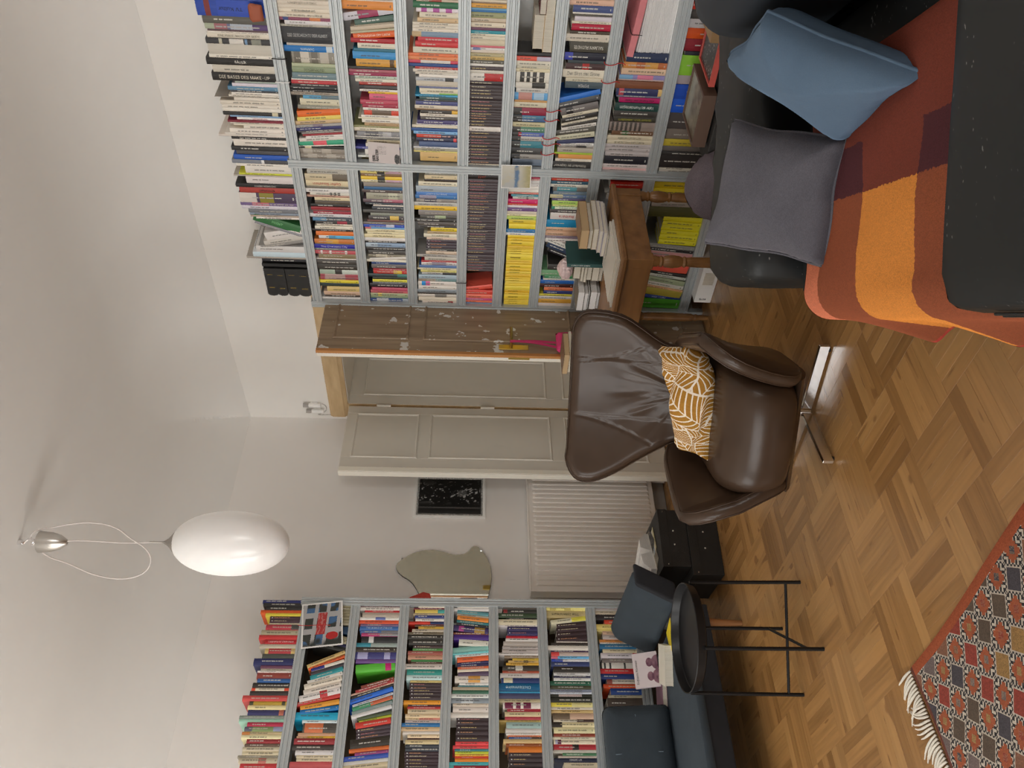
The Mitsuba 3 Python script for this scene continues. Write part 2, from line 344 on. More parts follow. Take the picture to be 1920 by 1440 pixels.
# windows (daylight)
F1 = (.3, 1.5)
w = thing('window_3', 'tall white framed window in the wall behind the camera', kind='structure')
add('frame', join([box(F1[0], F1[0] + .06, YF_ - .15, YF_ - .08, .75, 2.85), box(F1[1] - .06, F1[1], YF_ - .15, YF_ - .08, .75, 2.85), box(*F1, YF_ - .15, YF_ - .08, .75, .81), box(*F1, YF_ - .15, YF_ - .08, 2.79, 2.85), box(.86, .94, YF_ - .15, YF_ - .08, .75, 2.85)]), 'mat_white', w)
for x0, x1 in ((.36, .86), (.94, 1.44)):
    add('pane', {**mikit.ply((np.array([[x0, YF_ - .12, .81], [x0, YF_ - .12, 2.79], [x1, YF_ - .12, 2.79], [x1, YF_ - .12, .81]]), np.array([[0, 1, 2], [0, 2, 3]])), 'mat_white'), 'emitter': {'type': 'area', 'radiance': {'type': 'rgb', 'value': WINDOW_LIGHT}}}, None, w)
for i, (a, b) in enumerate(W1):
    w = thing(f'window_{i + 1}', 'tall white framed window full of daylight, left of the camera', kind='structure')
    x = XL - .12
    add('frame', join([box(x - .03, x + .04, a, a + .06, .75, 2.85), box(x - .03, x + .04, b - .06, b, .75, 2.85), box(x - .03, x + .04, a, b, .75, .81), box(x - .03, x + .04, a, b, 2.79, 2.85), box(x - .03, x + .04, (a + b) / 2 - .04, (a + b) / 2 + .04, .75, 2.85), box(x - .03, x + .04, a, b, 2.1, 2.16)]), 'mat_white', w)
    for y0, y1 in ((a + .06, (a + b) / 2 - .04), ((a + b) / 2 + .04, b - .06)):
        for z0, z1 in ((.81, 2.1), (2.16, 2.79)):
            add('pane', {**mikit.ply((np.array([[x, y0, z0], [x, y1, z0], [x, y1, z1], [x, y0, z1]]), np.array([[0, 1, 2], [0, 2, 3]])), 'mat_white'), 'emitter': {'type': 'area', 'radiance': {'type': 'rgb', 'value': WINDOW_LIGHT}}}, None, w)
# parquet: each strip is a piece; blocks of five strips, grain alternating
B, OX, OY = .2655, 1.0555, .9975
strips = []
tmpl = box(-.02645, .02645, -.1325, .1325, -.012, 0, .0004)
for bi in range(-11, 12):
    for bj in range(-14, 16):
        cx, cy = OX + (bi + .5) * B, OY + (bj + .5) * B
        if not (XL < cx < XW + .1 and YF_ < cy < YB): continue
        flip = (bi + bj) % 2
        for s in range(5):
            o = (s - 2) * B / 5
            zt = -.0004 * random.random()
            strips.append((cx + (0 if flip else o), cy + (o if flip else 0), flip, zt, len(strips)))
def strip_mesh(st):
    cx, cy, flip, zt, n = st
    v, f = tmpl
    uv = np.stack([v[:, 1] + 5 + 10 * (n % 61), v[:, 0] + 5 + 10 * (n // 61)], -1)
    if flip: v = v[:, [1, 0, 2]]; f = f[:, ::-1]
    v = v + [cx, cy, zt]
    v = v[:, :] * 1.0; v[:, 0] = np.minimum(v[:, 0], XW - .002) if cy < D0 or cy > D1 else v[:, 0]; v[:, 1] = np.minimum(v[:, 1], YB - .002)
    return v, f, uv
def seen(st):
    p = np.array([st[0], st[1], 0]) - EYE; z = p @ _f
    if z < .3: return 9
    u, v = F * (p @ RIGHT) / z, F * (p @ np.cross(_f, RIGHT)) / z
    rug = st[0] < 1.02 and st[1] < 2.40
    sofa = (st[0] - 1.3) * .695 - (st[1] - 1.06) * .719 > .12 and st[0] > 1.1 and st[1] < 2.2
    return 9 if abs(u) > 715 or abs(v) > 955 or rug or sofa else np.linalg.norm(p)
order = sorted(strips, key=lambda s: (seen(s), s[4]))
near, rest = order[:300], order[300:]
for st in near:
    v, f, uv = strip_mesh(st)
    add('plank', (v, f), 'mat_parquet', 'floor', uv=uv)
vs, fs, us, o = [], [], [], 0
for st in rest:
    v, f, uv = strip_mesh(st); vs.append(v); fs.append(f + o); us.append(uv); o += len(v)
add('plank_field', (np.vstack(vs), np.vstack(fs)), 'mat_parquet', 'floor', uv=np.vstack(us), kind='stuff', label='rest of the parquet planks')
# baseboards, casing, lining of the doorway
add('baseboard_back', box(2.38, XW, YB - .018, YB, 0, .15, .004), 'mat_grey_paint', kind='structure', label='grey painted baseboard under the radiator')
t = thing('trim_1', 'stripped pine casing around the doorway', kind='structure')
cas = [(0, 0), (.135, 0), (.135, .018), (.115, .03), (.03, .03), (.02, .022), (0, .014)]
add('lintel', extrude(cas, D0 - .13, D1 + .13, Z, -X, -Y * -1, (XW, 0, DH)), 'mat_pine_trim', t)
add('jamb', extrude(cas, 0, DH + .0, Y, -X, Z, (XW, D1, 0)), 'mat_pine_trim', t)
add('jamb', box(XW - .03, XW, D0 - .13, D0, 0, DH, .003), 'mat_pine_trim', t)
PX = 4.52
def panel_leaf(w, h, panels, rail_m, name, label, o, ex, n, thick=.042, rear=None, core=None):
    """door leaf in the plane ex/Z with its visible side along n; panels: (x0, x1, z0, z1)"""
    t = thing(name, label, kind='structure')
    ex, n, o = np.asarray(ex, float), np.asarray(n, float), np.asarray(o, float)
    M = axes(ex, n, Z)
    xs = sorted({0, w, *[p[0] for p in panels], *[p[1] for p in panels]}); 
    px0, px1 = panels[0][0], panels[0][1]
    bars = [box(0, px0, -thick, 0, 0, h), box(px1, w, -thick, 0, 0, h)]
    zs = [0] + [z for p in panels for z in (p[2], p[3])] + [h]
    for k in range(0, len(zs), 2): bars.append(box(px0, px1, -thick, 0, zs[k], zs[k + 1]))
    add('leaf', xf(join(bars), M, o), rail_m, t)
    for p in panels:
        add('panel', xf(box(p[0], p[1], -thick * .5 - .008, -thick * .5 + .006, p[2], p[3], 0), M, o), core or rail_m, t)
        for sgn in (1, -1):
            base = o + ex * p[0] + Z * p[2] + n * (0 if sgn > 0 else -thick)
            add('moulding', frame_ring(p[1] - p[0], p[3] - p[2], [(0, -.014), (0, .004), (.006, .009), (.013, .004), (.02, -.003), (.038, -.012), (.038, -.014)], ex, Z, n * sgn, base), (rail_m if sgn > 0 else rear or rail_m), t)
    return t
lin_t = thing('door_frame', 'deep cream painted lining of the doorway with a long panel', 'door frame', kind='structure')
panel_leaf(.535, 2.268, [(.082, .452, .82, 2.165), (.082, .452, .12, .70)], 'mat_cream_paint', 'trim_2', 'cream panelled reveal inside the doorway', (XW - .008, D1 - .003, 0), X, -Y, .04)
add('soffit', box(XW, PX, D0, D1 + .04, DH - .005, DH + .03, 0), 'mat_cream_paint', lin_t)
add('far_reveal', box(XW + .02, PX, D0 - .04, D0, 0, DH, 0), 'mat_cream_paint', lin_t)
add('threshold', box(XW - .01, PX, D0, D1, -.006, .012, .003), 'mat_beech', lin_t)
dk = panel_leaf(D1 - D0, 2.26, [(.12, 1.1, 1.2, 2.1), (.12, 1.1, .15, 1.05)], 'mat_cream_paint', 'door_3', 'closed inner cream door at the end of the doorway', (PX, D0, 0), Y, -X, .04)
# left leaf: cream, opened flat in front of the radiator wall
dl = panel_leaf(.625, 2.25, [(.075, .50, 1.735, 2.185), (.075, .50, .80, 1.655), (.075, .50, .13, .70)], 'mat_cream_paint', 'door_1', 'greige painted panelled door leaf standing open beside the radiator', (XW - .04, D1 - .012, .008), (-.9947, -.1025, 0), (.1025, -.9947, 0))
M = axes((-.9947, -.1025, 0), (.1025, -.9947, 0), Z)
add('closing_edge', xf(join([box(.587, .627, .0005, .006, 0, 2.25), box(.6255, .633, -.04, .004, 0, 2.25)]), M, (XW - .04, D1 - .012, .008)), 'mat_edge_paint', dl, label='worn whitish closing edge')
add('hinge', xf(join([lathe([(.009, z), (.009, z + .1)], 10, (-.004, .006, 0)) for z in (.3, 1.2, 1.95)]), M, (XW - .04, D1 - .012, .008)), 'mat_cream_paint', dl)
# right leaf: stripped wood towards the room, cream behind
ex2, n2, o2 = np.array([-.9985, -.0545, 0]), np.array([.0545, -.9985, 0]), np.array([XW - .03, D0 - .012, .008])
dr2 = panel_leaf(.66, 2.25, [(.085, .565, 1.74, 2.17), (.085, .565, .80, 1.66), (.085, .565, .13, .70)], 'mat_stripped_wood', 'door_2', 'stripped brown wooden door leaf with white paint flecks, open beside the bookcase', o2, ex2, n2, rear='mat_cream_paint')
M2 = axes(ex2, n2, Z)
add('closing_edge', xf(box(.648, .672, -.018, .002, 0, 2.25), M2, o2), 'mat_orange_wood', dr2, label='orange brown varnished closing edge')
add('closing_edge', xf(join([box(.648, .664, -.050, -.018, 0, 2.25), box(0, .66, -.0505, -.042, 0, 2.25)]), M2, o2), 'mat_edge_paint', dr2, label='cream white painted rebate')
hp = o2 + ex2 * .605 + Z * 1.155
add('handle', join([xf(box(-.02, .02, 0, .006, -.10, .07, .004), M2, hp), tube([hp + n2 * .004, hp + n2 * .045], .008), tube(bez([hp + n2 * .045 - ex2 * -.004, hp + n2 * .05 - ex2 * .05, hp + n2 * .05 - ex2 * .115], 10), [.008] * 5 + [.009] * 5)]), 'mat_brass', dr2, smooth=40, label='brass lever handle')
add('lock_plate', xf(box(.655, .6725, -.030, -.012, 1.05, 1.17, .001), M2, o2), 'mat_brass', dr2)
add('rear_handle', join([xf(box(-.02, .02, -.058, -.05, -.12, .08, .004), M2, hp), tube([hp - n2 * .05, hp - n2 * .10, hp - n2 * .10 - ex2 * .11], .008)]), 'mat_brass', dr2, smooth=40)

# ---------------------------------------------------------------- radiator
r = thing('radiator', 'cream ribbed panel radiator on the wall behind the open door leaf', 'radiator')
n_r = 25; xs, ds = [], []
for i in range(n_r):
    x0 = 2.56 + i * .0366
    for a, d in ((0, 0), (.008, 0), (.014, .012), (.026, .012), (.032, 0)): xs.append(x0 + a); ds.append(d)
xs, ds = np.array(xs), np.array(ds)
zz = np.array([.125, .135, .15, .93, .945, .955]); fd = np.array([0, .15, 1, 1, .15, 0])
G = np.stack([np.broadcast_to(xs[:, None], (len(xs), 6)), 4.815 - ds[:, None] * fd[None], np.broadcast_to(zz[None], (len(xs), 6))], -1)
add('ribbed_front', sheet(G, .003), 'mat_radiator', r)
add('body', join([box(2.53, 3.50, 4.812, 4.825, .105, .978, .003), box(2.535, 3.495, 4.84, 4.885, .12, .965, .004), box(2.528, 2.534, 4.805, 4.888, .105, .978, .002), box(3.496, 3.502, 4.805, 4.888, .105, .978, .002), box(2.53, 3.5, 4.805, 4.888, .974, .980, .002)]), 'mat_radiator', r)
add('bracket', box(2.8, 2.84, 4.88, 4.914, .2, .9), 'mat_radiator', r); add('bracket', box(3.25, 3.29, 4.88, 4.914, .2, .9), 'mat_radiator', r)
for x in (2.62, 3.42): add('pipe', tube([(x, 4.86, .12), (x, 4.86, .0)], .009), 'mat_radiator', r)

# ---------------------------------------------------------------- steel bookcases
lip = [(0, 0), (0, -.012), (.005, -.015), (.005, -.020), (0, -.023), (0, -.036), (.005, -.039), (.005, -.044), (0, -.047), (0, -.056), (.012, -.056), (.012, -.018), (.285, -.018), (.285, 0)]
post = [(0, 0), (.010, 0), (.013, .005), (.018, .005), (.021, 0), (.026, 0), (.029, .005), (.034, .005), (.037, 0), (.046, 0), (.046, .035), (0, .035)]
def bookcase(label, levels, bays, posts, front, back, top):
    t = thing('steel_bookcase', label, 'bookcase')
    al = np.abs(np.cross(Z, back))                       # along the wall
    for a, b in bays:
        for z in levels:
            add('shelf', fix(extrude(lip, a, b, back, Z, al, np.asarray(front) + Z * z)), 'mat_steel', t)
    for a in posts:
        for dd in (-.004, .253):
            q = np.asarray(front) + al * a + np.asarray(back) * dd
            add('post', fix(extrude(post, 0, top, al, back, Z, q)), 'mat_steel', t)
        for z in (.05, .6, 1.2, 1.75, 2.25): add('side_strut', box(*np.sort(np.stack([np.asarray(front) + al * (a + .018) + np.asarray(back) * .03, np.asarray(front) + al * (a + .028) + np.asarray(back) * .255]), axis=0).T[:2].reshape(-1), z, z + .025, .001), 'mat_steel', t)
    return t
ZR = [2.328, 2.047, 1.768, 1.484, 1.272, 1.056, .802, .514, .15]
ZL = [2.341, 2.059, 1.772, 1.51, 1.248, .963, .673, .391, .1]
bookcase('tall galvanised steel bookcase crammed with books along the white right wall', ZR, [(1.525, 2.483), (2.528, 3.45)], (1.48, 2.482, 3.448), (3.676, 0, 0), X, 2.338)
bookcase('galvanised steel bookcase full of books behind the slate daybed', ZL, [(1.40, 2.33)], (2.328, 1.354), (0, 4.615, 0), Y, 2.35)

add('back_panel', box(1.36, 2.36, 4.904, 4.913, .02, 2.33, 0), mat('hardboard', (.075, .050, .028), .8), 'steel_bookcase_001', label='dark hardboard back')

# ---------------------------------------------------------------- books
BOOKS = '''N1:1696,1769,299,2446a4,,,.12-.2-7a3030|.3-.85-2c4cb0;1768,1803,283,5d5b54;1803,1829,280,6f7391,,,0-.15-a8b09a|.15-.35-a06a70|.4-.75-b4bcc8|.75-1-5a4474;1828,1838,272,5e4a4f;1838,1847,274,e8e2d6;1847,1870,279,e0d8c8;1870,1896,289,3a3a3c,,,.2-.25-c0bca8|.36-.58-d8d4cc|.6-.64-7090b0|.7-.85-8a8c80;1895,1947,286,c7c2b6;1947,1964,290,e6e1d5;1964,1998,308,22201e;1997,2034,286,cdc7b9;2034,2074,296,1e1c1a;2072,2086,198,a9b5ac;2086,2102,213,d8d2dc;2102,2122,236,5b86a5;2121,2132,227,3a3d44;2132,2145,224,e8e3d8;2145,2155,239,ddd6c8;2156,2160,306,8c857b;2158,2176,217,e0d9cc;2178,2200,287,ddd5c6;2200,2217,283,e3dccf;2217,2236,284,e8e3d7;2236,2256,285,2f2d2b,,,.82-.92-cfc6a8;2255,2265,255,7fa0c4;2264,2279,224,ece8e4;2280,2291,270,7d2334;2291,2300,262,cfc8bb;2300,2308,245,e6dfcc;2307,2325,199,e3dcd0;2326,2350,270,e9e2d8;2351,2363,297,e3ddd3;2363,2374,331,d8d0c6;2372,2386,270,2b2927;2386,2425,265,e4ddd2;2426,2449,281,2c2b2b;2448,2474,262,4c4c50;2475,2503,280,1f56b5;2503,2525,293,7d828c,,,.5-.55-e0e0e0|.55-1-4a4a4e;2525,2541,275,e8e3d8;2540,2581,235,e0dbd2;2582,2593,272,cfd23c;2594,2602,301,b9b2a6;2601,2647,243,e0d8d6;2648,2671,302,1f1d1d;2671,2704,288,a83a32;2704,2766,296,4a3a55,,,0-.3-d8d0c8|.35-.6-8a8030;2765,2786,298,6d5a86,,,.2-.5-c06070;2786,2810,297,d9d4de;2810,2834,265,73767c;2834,2848,262,8b97a6;2848,2859,259,b4a392;2858,2872,232,e6e0da;2872,2930,236,2f6a3a,-20;2930,2948,242,8a8a90,-20;2947,3002,199,dcd8d4,13;3003,3033,215,c9c4bc,13;3033,3060,269,8f8c88,13;3060,3102,269,d4d2d0;3102,3137,293,e0e6ea,,,0-1-c8dce6;3138,3153,333,a39c92;3151,3171,250,1c1c22
N2:1681,1702,230,d9cfbf;1702,1719,231,dcd2c2;1718,1737,231,e2d8c6;1737,1758,232,e0d6c4;1758,1773,234,8a4a60,,,.1-.2-3a4a80|.6-.8-d08050;1772,1792,206,dcd9da;1792,1802,230,b5b1a4;1802,1876,226,26262a;1876,1888,211,b9b4aa;1889,1918,238,2272b8,,,.85-.97-c8d4dc;1917,1972,196,8d887c,,,.05-.2-6a655a|.2-.4-c9c3b6|.45-.6-6e695e|.65-.85-b9b3a6;1972,1988,201,b5bd9d;1988,2019,204,8f9c7d;2019,2050,206,6f858c;2050,2056,214,e8e2da;2056,2074,215,b8393f;2074,2087,217,2d2b2b;2087,2103,232,333335;2103,2116,234,1f1f1f;2116,2135,234,a79c8d;2133,2152,171,5aa0c6,,,.5-1-6a7a80;2152,2186,189,d5cfb4;2186,2208,203,8c8b7d;2208,2241,209,e06b24,6;2241,2263,213,e6d068,6;2263,2285,231,cdb38c,6;2285,2299,234,a8a6a4,6,,.4-.6-8a7a90;2298,2315,225,2a2c66,6;2314,2325,217,4a4650,6;2324,2336,203,8f8b88,6;2336,2345,199,9d2f36,6;2345,2357,184,e6e2dc,6;2357,2377,218,dcd8d0,6;2377,2403,224,3aa07c,5,,.32-.62-e0606c;2403,2409,239,e8e4da,4;2409,2423,219,2a2926,,,.1-.25-cfc6a0;2423,2454,233,8e857a,,,.1-.3-b0a89c|.5-.7-b0a89c;2454,2482,237,8e857a,,,.2-.4-b0a89c|.6-.8-b0a89c
N3:1667,1672,201,e0d0c4;1672,1710,226,d98a3c;1710,1746,222,cfcdd6,11,,.3-.7-a04060;1744,1771,173,50695f,10;1771,1778,179,a49a86,8;1778,1800,195,c9bba6,8;1800,1810,196,b9b49a,7;1810,1840,186,d9622a,6;1840,1862,200,a8232c;1862,1887,171,dcd6c4;1887,1903,190,2f6d82;1903,1939,197,3d8fc9;1938,1975,185,d09a3f,,,.84-.95-5a4020;1976,1989,229,3a3836;1989,2004,220,a85c68;2005,2021,229,94294f;2020,2037,196,bccabb;2037,2052,195,e0dccb;2051,2068,179,a5413a;2068,2088,180,45403f,,,0-.13-2a2626;2088,2100,179,e5e0d8;2099,2110,139,e2b32a;2110,2142,136,d4607d;2143,2167,181,b34458;2167,2184,173,a02c44;2184,2198,171,e4dfd6;2198,2225,168,6a5a4a,,,0-.23-d04a35|.78-1-d04a35;2225,2238,182,ece8de;2239,2247,198,e3dcc4;2247,2267,181,e6e1d5;2267,2282,170,b3946c;2283,2295,225,8f8f60;2295,2315,227,ddd5c0;2315,2342,210,87878a,,,.2-.5-5a5a5e|.6-.8-b8b8ba;2342,2350,228,e8e4dc;2350,2362,229,77756f;2360,2383,164,e6dcbc;2383,2402,173,ddd6c6;2403,2418,228,4a4a96;2417,2451,179,e2ded7;2452,2464,216,d8ddd6
N4:1653,1663,183,c9b9a6,,,.3-.6-a04a40;1663,1689,198,2f6a48;1689,1710,185,e3dadf,,,.12-.25-b05aa0|.4-.55-b05aa0|.7-.85-b05aa0;1709,1733,171,ddd4bf;1734,1754,181,d0b48c;1755,1768,203,ddd5c4;1768,1782,204,e0d8c8;1782,1797,204,e4dccc;1797,1822,207,7d93a8,,,0-.2-c0a880;1821,1843,181,c23a44;1843,1869,194,c83a3c;1869,1897,205,d8d2bf;1898,1913,227,e0774a;1913,1931,228,e08a5a;1931,1948,229,d6cfc8,,,0-.25-c94a5c|.85-1-c94a5c;1948,1963,232,2c4a84;1962,1975,198,b03434;1975,1991,208,ddd5c8;1991,2001,198,d9d2c4;2001,2016,181,e8e3da;2016,2034,197,b4b8bd,,,.7-.9-3a3a3a;2033,2061,195,c9c0b0;2060,2070,183,6d7396;2070,2096,181,dcd5bc;2096,2104,176,e0e4d4,,,.5-1-8cc060;2105,2116,202,3f9bc4;2115,2129,182,3c5a58;2129,2138,198,3a3a3c;2138,2160,201,4e5384;2160,2179,206,ddd2bf;2179,2186,199,8a6a48;2185,2203,179,3a3530,,,.84-1-dcb040;2203,2221,182,e0d8ca;2221,2237,180,5a5450;2238,2258,196,4c4474;2258,2267,201,dfdde0;2267,2283,223,ddd5c0;2284,2300,231,2d5590;2300,2317,216,7fb0dc;2317,2338,203,c94434,,,.6-1-34364f;2338,2359,204,34364f,,,.9-.98-d04a4a;2359,2388,191,4d5f86;2389,2399,219,d9d9d9;2399,2412,216,a8a48c;2412,2421,219,e6d67a;2420,2473,188,d0ad6e
N5:1643,1654,168,d8ccb6;1654,1659,168,8f7a68;1659,1678,170,d9a24a;1678,1688,170,6a9cc0;1688,1697,169,2f6da8;1697,1725,169,9c9e76;1724,1742,157,ccbca6;1743,1766,171,ddd2bc;1766,1779,168,684058;1779,1794,168,2f8fa0;1794,1806,163,e6dfca;1806,1822,167,ddd5c0;1822,1849,167,d2c6ac;1849,1860,169,d4707c;1860,1871,169,e0dcd8,,,.15-.35-5a68b8;1871,1887,169,ddd2c4;1887,1903,169,b8ae88;1903,1920,168,cfb06a;1920,1938,170,5c5a50;1938,1951,163,e3e0d8;1952,1970,170,4a4042,,tb;1970,1986,175,d4cfc2;1986,2025,177,dcd8cf,,,.5-1-b02a2a;2025,2042,171,43393b,,tb;2042,2061,171,43393b,,tb;2061,2079,171,43393b,,tb;2079,2097,171,43393b,,tb;2097,2121,170,43393b,,tb;2121,2136,170,43393b,,tb;2136,2159,170,43393b,,tb;2159,2173,169,43393b,,tb;2173,2187,169,43393b,,tb;2187,2200,169,43393b,,tb;2200,2213,169,43393b,,tb;2213,2229,169,43393b,,tb;2229,2245,168,43393b,,tb;2245,2264,168,43393b,,tb;2264,2290,163,e3dcd4;2291,2310,167,453b3c,,tb;2310,2331,167,453b3c,,tb;2331,2349,167,453b3c,,tb;2349,2364,167,453b3c,,tb;2364,2383,166,453b3c,,tb;2383,2400,166,453b3c,,tb;2400,2414,166,453b3c,,tb;2414,2432,166,453b3c,,tb;2432,2454,165,453b3c,,tb;2454,2476,165,453b3c,,tb;2476,2486,165,ddd2bc
N6:1874,1892,165,2d2b2c;1892,1913,171,dd5c4a,,,.62-1-b9b4c8;1913,1939,172,ddd8c6;1939,1952,156,d5d0bb;1952,1968,170,ded4b4;1968,2018,156,e0dcd0,,,.12-.25-3a3834|.32-.42-3a3834|.5-.62-3a3834|.7-.85-45423e;2019,2048,156,dcd8cc,,,.5-.9-3a3834;2048,2073,152,cfcbc4;2073,2112,163,5f9fd0,,,.15-.55-c08a80|.6-.9-a8c4dc;2112,2123,156,c09058;2123,2152,165,d5cdb4;2152,2192,163,8c2740,,,0-.28-3a3836;2192,2210,159,4b7d9c,,,0-.28-3a3836;2210,2229,158,43618c,,,0-.28-3a3836;2230,2255,178,c8bf98;2254,2285,163,54806a,,,0-.28-3a3836;2285,2309,159,5568ae,,,0-.28-3a3836|.2-.3-a02030;2309,2336,158,bdb8b2,,,0-.28-3a3836;2336,2373,159,3f8290,,,0-.28-3a3836;2373,2410,159,4a4a4a,,,0-.28-2a2a2a;2410,2437,155,9a9690,,,0-.28-2a2a2a;2437,2476,148,6a7686
N7:1622,1647,196,e0b8a0;1647,1678,177,4a5684;1678,1686,177,dfdad0;1686,1694,167,5a554e;1694,1718,165,d8d0d8;1718,1730,177,ddd5c2;1731,1761,175,b01f3c;1761,1775,180,4a4034;1775,1810,197,d3cabb;1810,1861,173,4a463d;1862,1899,193,222433,,,0-.2-3c44a0;1899,1914,175,3a4448;1915,1946,182,4a3434,,,.42-.6-a8302c;1946,1986,194,ddd5c2;1986,2005,176,d0c8b2;2005,2039,176,46545c;2065,2093,195,2a6fc8,16;2093,2124,205,4c4d50,16;2124,2163,179,6e6866,15,,.15-.33-2a2828;2163,2180,171,d8d0b8,15;2180,2206,171,2b2825,15;2207,2218,172,d5cdb8,15;2218,2233,168,3b3833,13;2233,2253,169,d5d0c8,12;2254,2284,201,55524a,10;2284,2314,203,c9c6ac,10;2314,2335,185,363c5e,6;2335,2350,183,e6e3de;2350,2362,174,a5a09a,,,.5-.8-3a3836;2362,2389,180,b0a89c;2389,2400,194,a5c038;2399,2427,171,dc9a56;2428,2444,185,d8d0c2;2444,2489,212,2a2826
N8:1853,1896,194,273250;1897,1928,203,b0653c,,,0-.3-c8884a|.5-.8-d09a50;1928,1960,208,d8b99c;1960,1982,214,8c84b4,,,0-.3-7aa4c8|.4-.75-d07a94;1982,1990,217,c0a8a0;1991,2028,242,7a4a32;2028,2064,218,33375e,,,.06-.17-b04a54|.92-1-d0b070;2064,2076,212,6d6f86;2076,2102,197,a81a5c;2103,2145,212,20403c;2146,2180,212,3f3b38;2180,2206,207,35322c;2207,2255,225,8d7f78,,,.05-.1-4a4440|.15-.2-4a4440|.25-.3-4a4440|.35-.4-4a4440|.45-.5-4a4440|.55-.6-4a4440|.65-.7-4a4440;2255,2280,207,6a4c36,,,.25-.4-3a5a34;2281,2305,227,d5cab0;2305,2329,224,d2c7ae;2329,2351,231,bdb5b4;2351,2375,228,beb6b5;2375,2400,225,bdb5b4;2401,2448,223,22222a;2448,2470,229,d6c9c6;2470,2493,226,d0a8a4
N9:1595,1641,340,c83a2a;1641,1684,333,47423f;1684,1725,310,c7c1c1;1725,1774,305,d0521e;1775,1833,313,8a2430;1833,1851,293,34343c;1852,1951,306,8ac23c;1951,1997,303,a89ca0;1998,2072,317,1f4bb0;2072,2145,307,1c56c4;2146,2233,307,4a4443;2234,2290,299,7a7068;2291,2330,303,c8b43c;2330,2361,310,6a6460;2361,2380,310,3a3836;2380,2456,307,2a2625;2456,2472,298,d0c8b8;2472,2488,295,b8b0a4
F2:2533,2546,203,e6e2da;2546,2572,205,bdbab0;2572,2613,220,cdbf9f,,,.64-1-6a5f50;2613,2647,220,dacca8;2647,2662,217,7a7568;2663,2688,239,e2dfdb;2687,2704,206,d8d4c8,,,.5-.56-3a3836|.6-.66-3a3836|.7-.76-3a3836;2704,2718,224,b98f7d;2717,2738,187,dfd2ac;2737,2762,187,5a5145;2762,2779,212,2e2d2c;2779,2800,212,96262e;2800,2807,211,8a8680;2807,2825,204,9a2c3c;2825,2850,235,d8d6d8;2849,2871,212,3d4a55,,,0-.35-5a8ab0;2870,2892,200,3c3a3a,,,.58-.85-9a2c3c;2892,2906,196,ddd6c6;2907,2928,207,e2dccb;2929,2943,227,352d2a;2943,2970,206,e27a36;2970,2994,194,5cb0dc,,,0-.28-dcdcdc;2995,3025,221,c87838,,,.3-.6-d8a040;3025,3032,220,8a7a60;3032,3059,234,23239a;3059,3076,237,6b7272;3076,3101,245,c0555c,,,.2-.25-e8e0e0|.4-.45-e8e0e0|.75-.8-e8e0e0;3100,3135,210,8d7d5e;3136,3145,228,e0d8d0;3145,3175,230,4a4642;3175,3216,228,3c3833;3216,3250,217,ccd6cc,,,.4-.58-3a3836|0-.4-a8b8a8;3250,3270,217,b79a96,,,.65-1-a8505a|0-.12-a8505a;3270,3295,220,b79a96,,,.65-1-a8505a|0-.12-a8505a;3295,3318,229,e8d840;3318,3345,232,32403e;3344,3381,189,e0c684;3382,3411,211,d4b49a;3411,3428,207,4f443c;3429,3446,238,e0dedb
F3:2524,2557,212,e8d888,,,.4-.58-3a3836|.6-1-c8a8b4;2557,2576,211,8a6a44,,,.4-.58-3a3836;2576,2596,212,ecc840,,,.4-.58-3a3836;2596,2612,211,e6dfbc,,,.4-.58-3a3836|.6-1-c8a8b4;2612,2638,202,8d857d;2638,2657,201,2d5f8c;2657,2679,213,5b4e4c;2678,2719,193,a7a593,,,.6-.85-c8c8b0;2719,2740,212,6d5b62,,,.5-1-b06878;2740,2753,202,3a4048;2753,2765,161,e6dcd0;2765,2786,168,40444a;2787,2808,218,54524f;2807,2826,179,8f9387;2827,2855,192,4c4848,,,.6-.85-e0c060;2855,2866,199,7a5550;2867,2883,229,7d7672;2883,2902,222,2f4fb4,,,.55-.75-c8cce0;2902,2915,215,6fa0cc,,,0-.15-c06070;2915,2935,213,e6ddb8;2935,2950,205,e4dab4;2950,2974,227,e8dcb0;2974,2997,229,dedad6;2996,3013,222,3a3634;3013,3042,220,8ea6c2,,,0-.3-b8c8d4;3041,3064,219,3f3d3c;3064,3093,209,4a4743;3093,3112,211,8a8270,,,.2-.5-d8d0b8;3112,3132,204,dcd8d0,5;3132,3150,229,ece6d2;3149,3167,197,32487a;3167,3197,199,6d6867;3196,3210,191,a82c30;3210,3238,192,c03a34,,,.6-.85-e0c050;3239,3263,225,3a4648,,,.75-1-4a8078;3263,3279,199,33352a;3279,3298,200,e8e04c;3298,3312,201,6b6f74;3312,3341,218,322c30;3341,3366,207,c4566c;3366,3388,218,cc6870;3388,3413,220,b0b890,,,.2-.3-e8d060;3413,3426,221,8aa080;3426,3447,232,2c4a84,,,.2-.5-c8ccd0|.85-1-a8b0b8
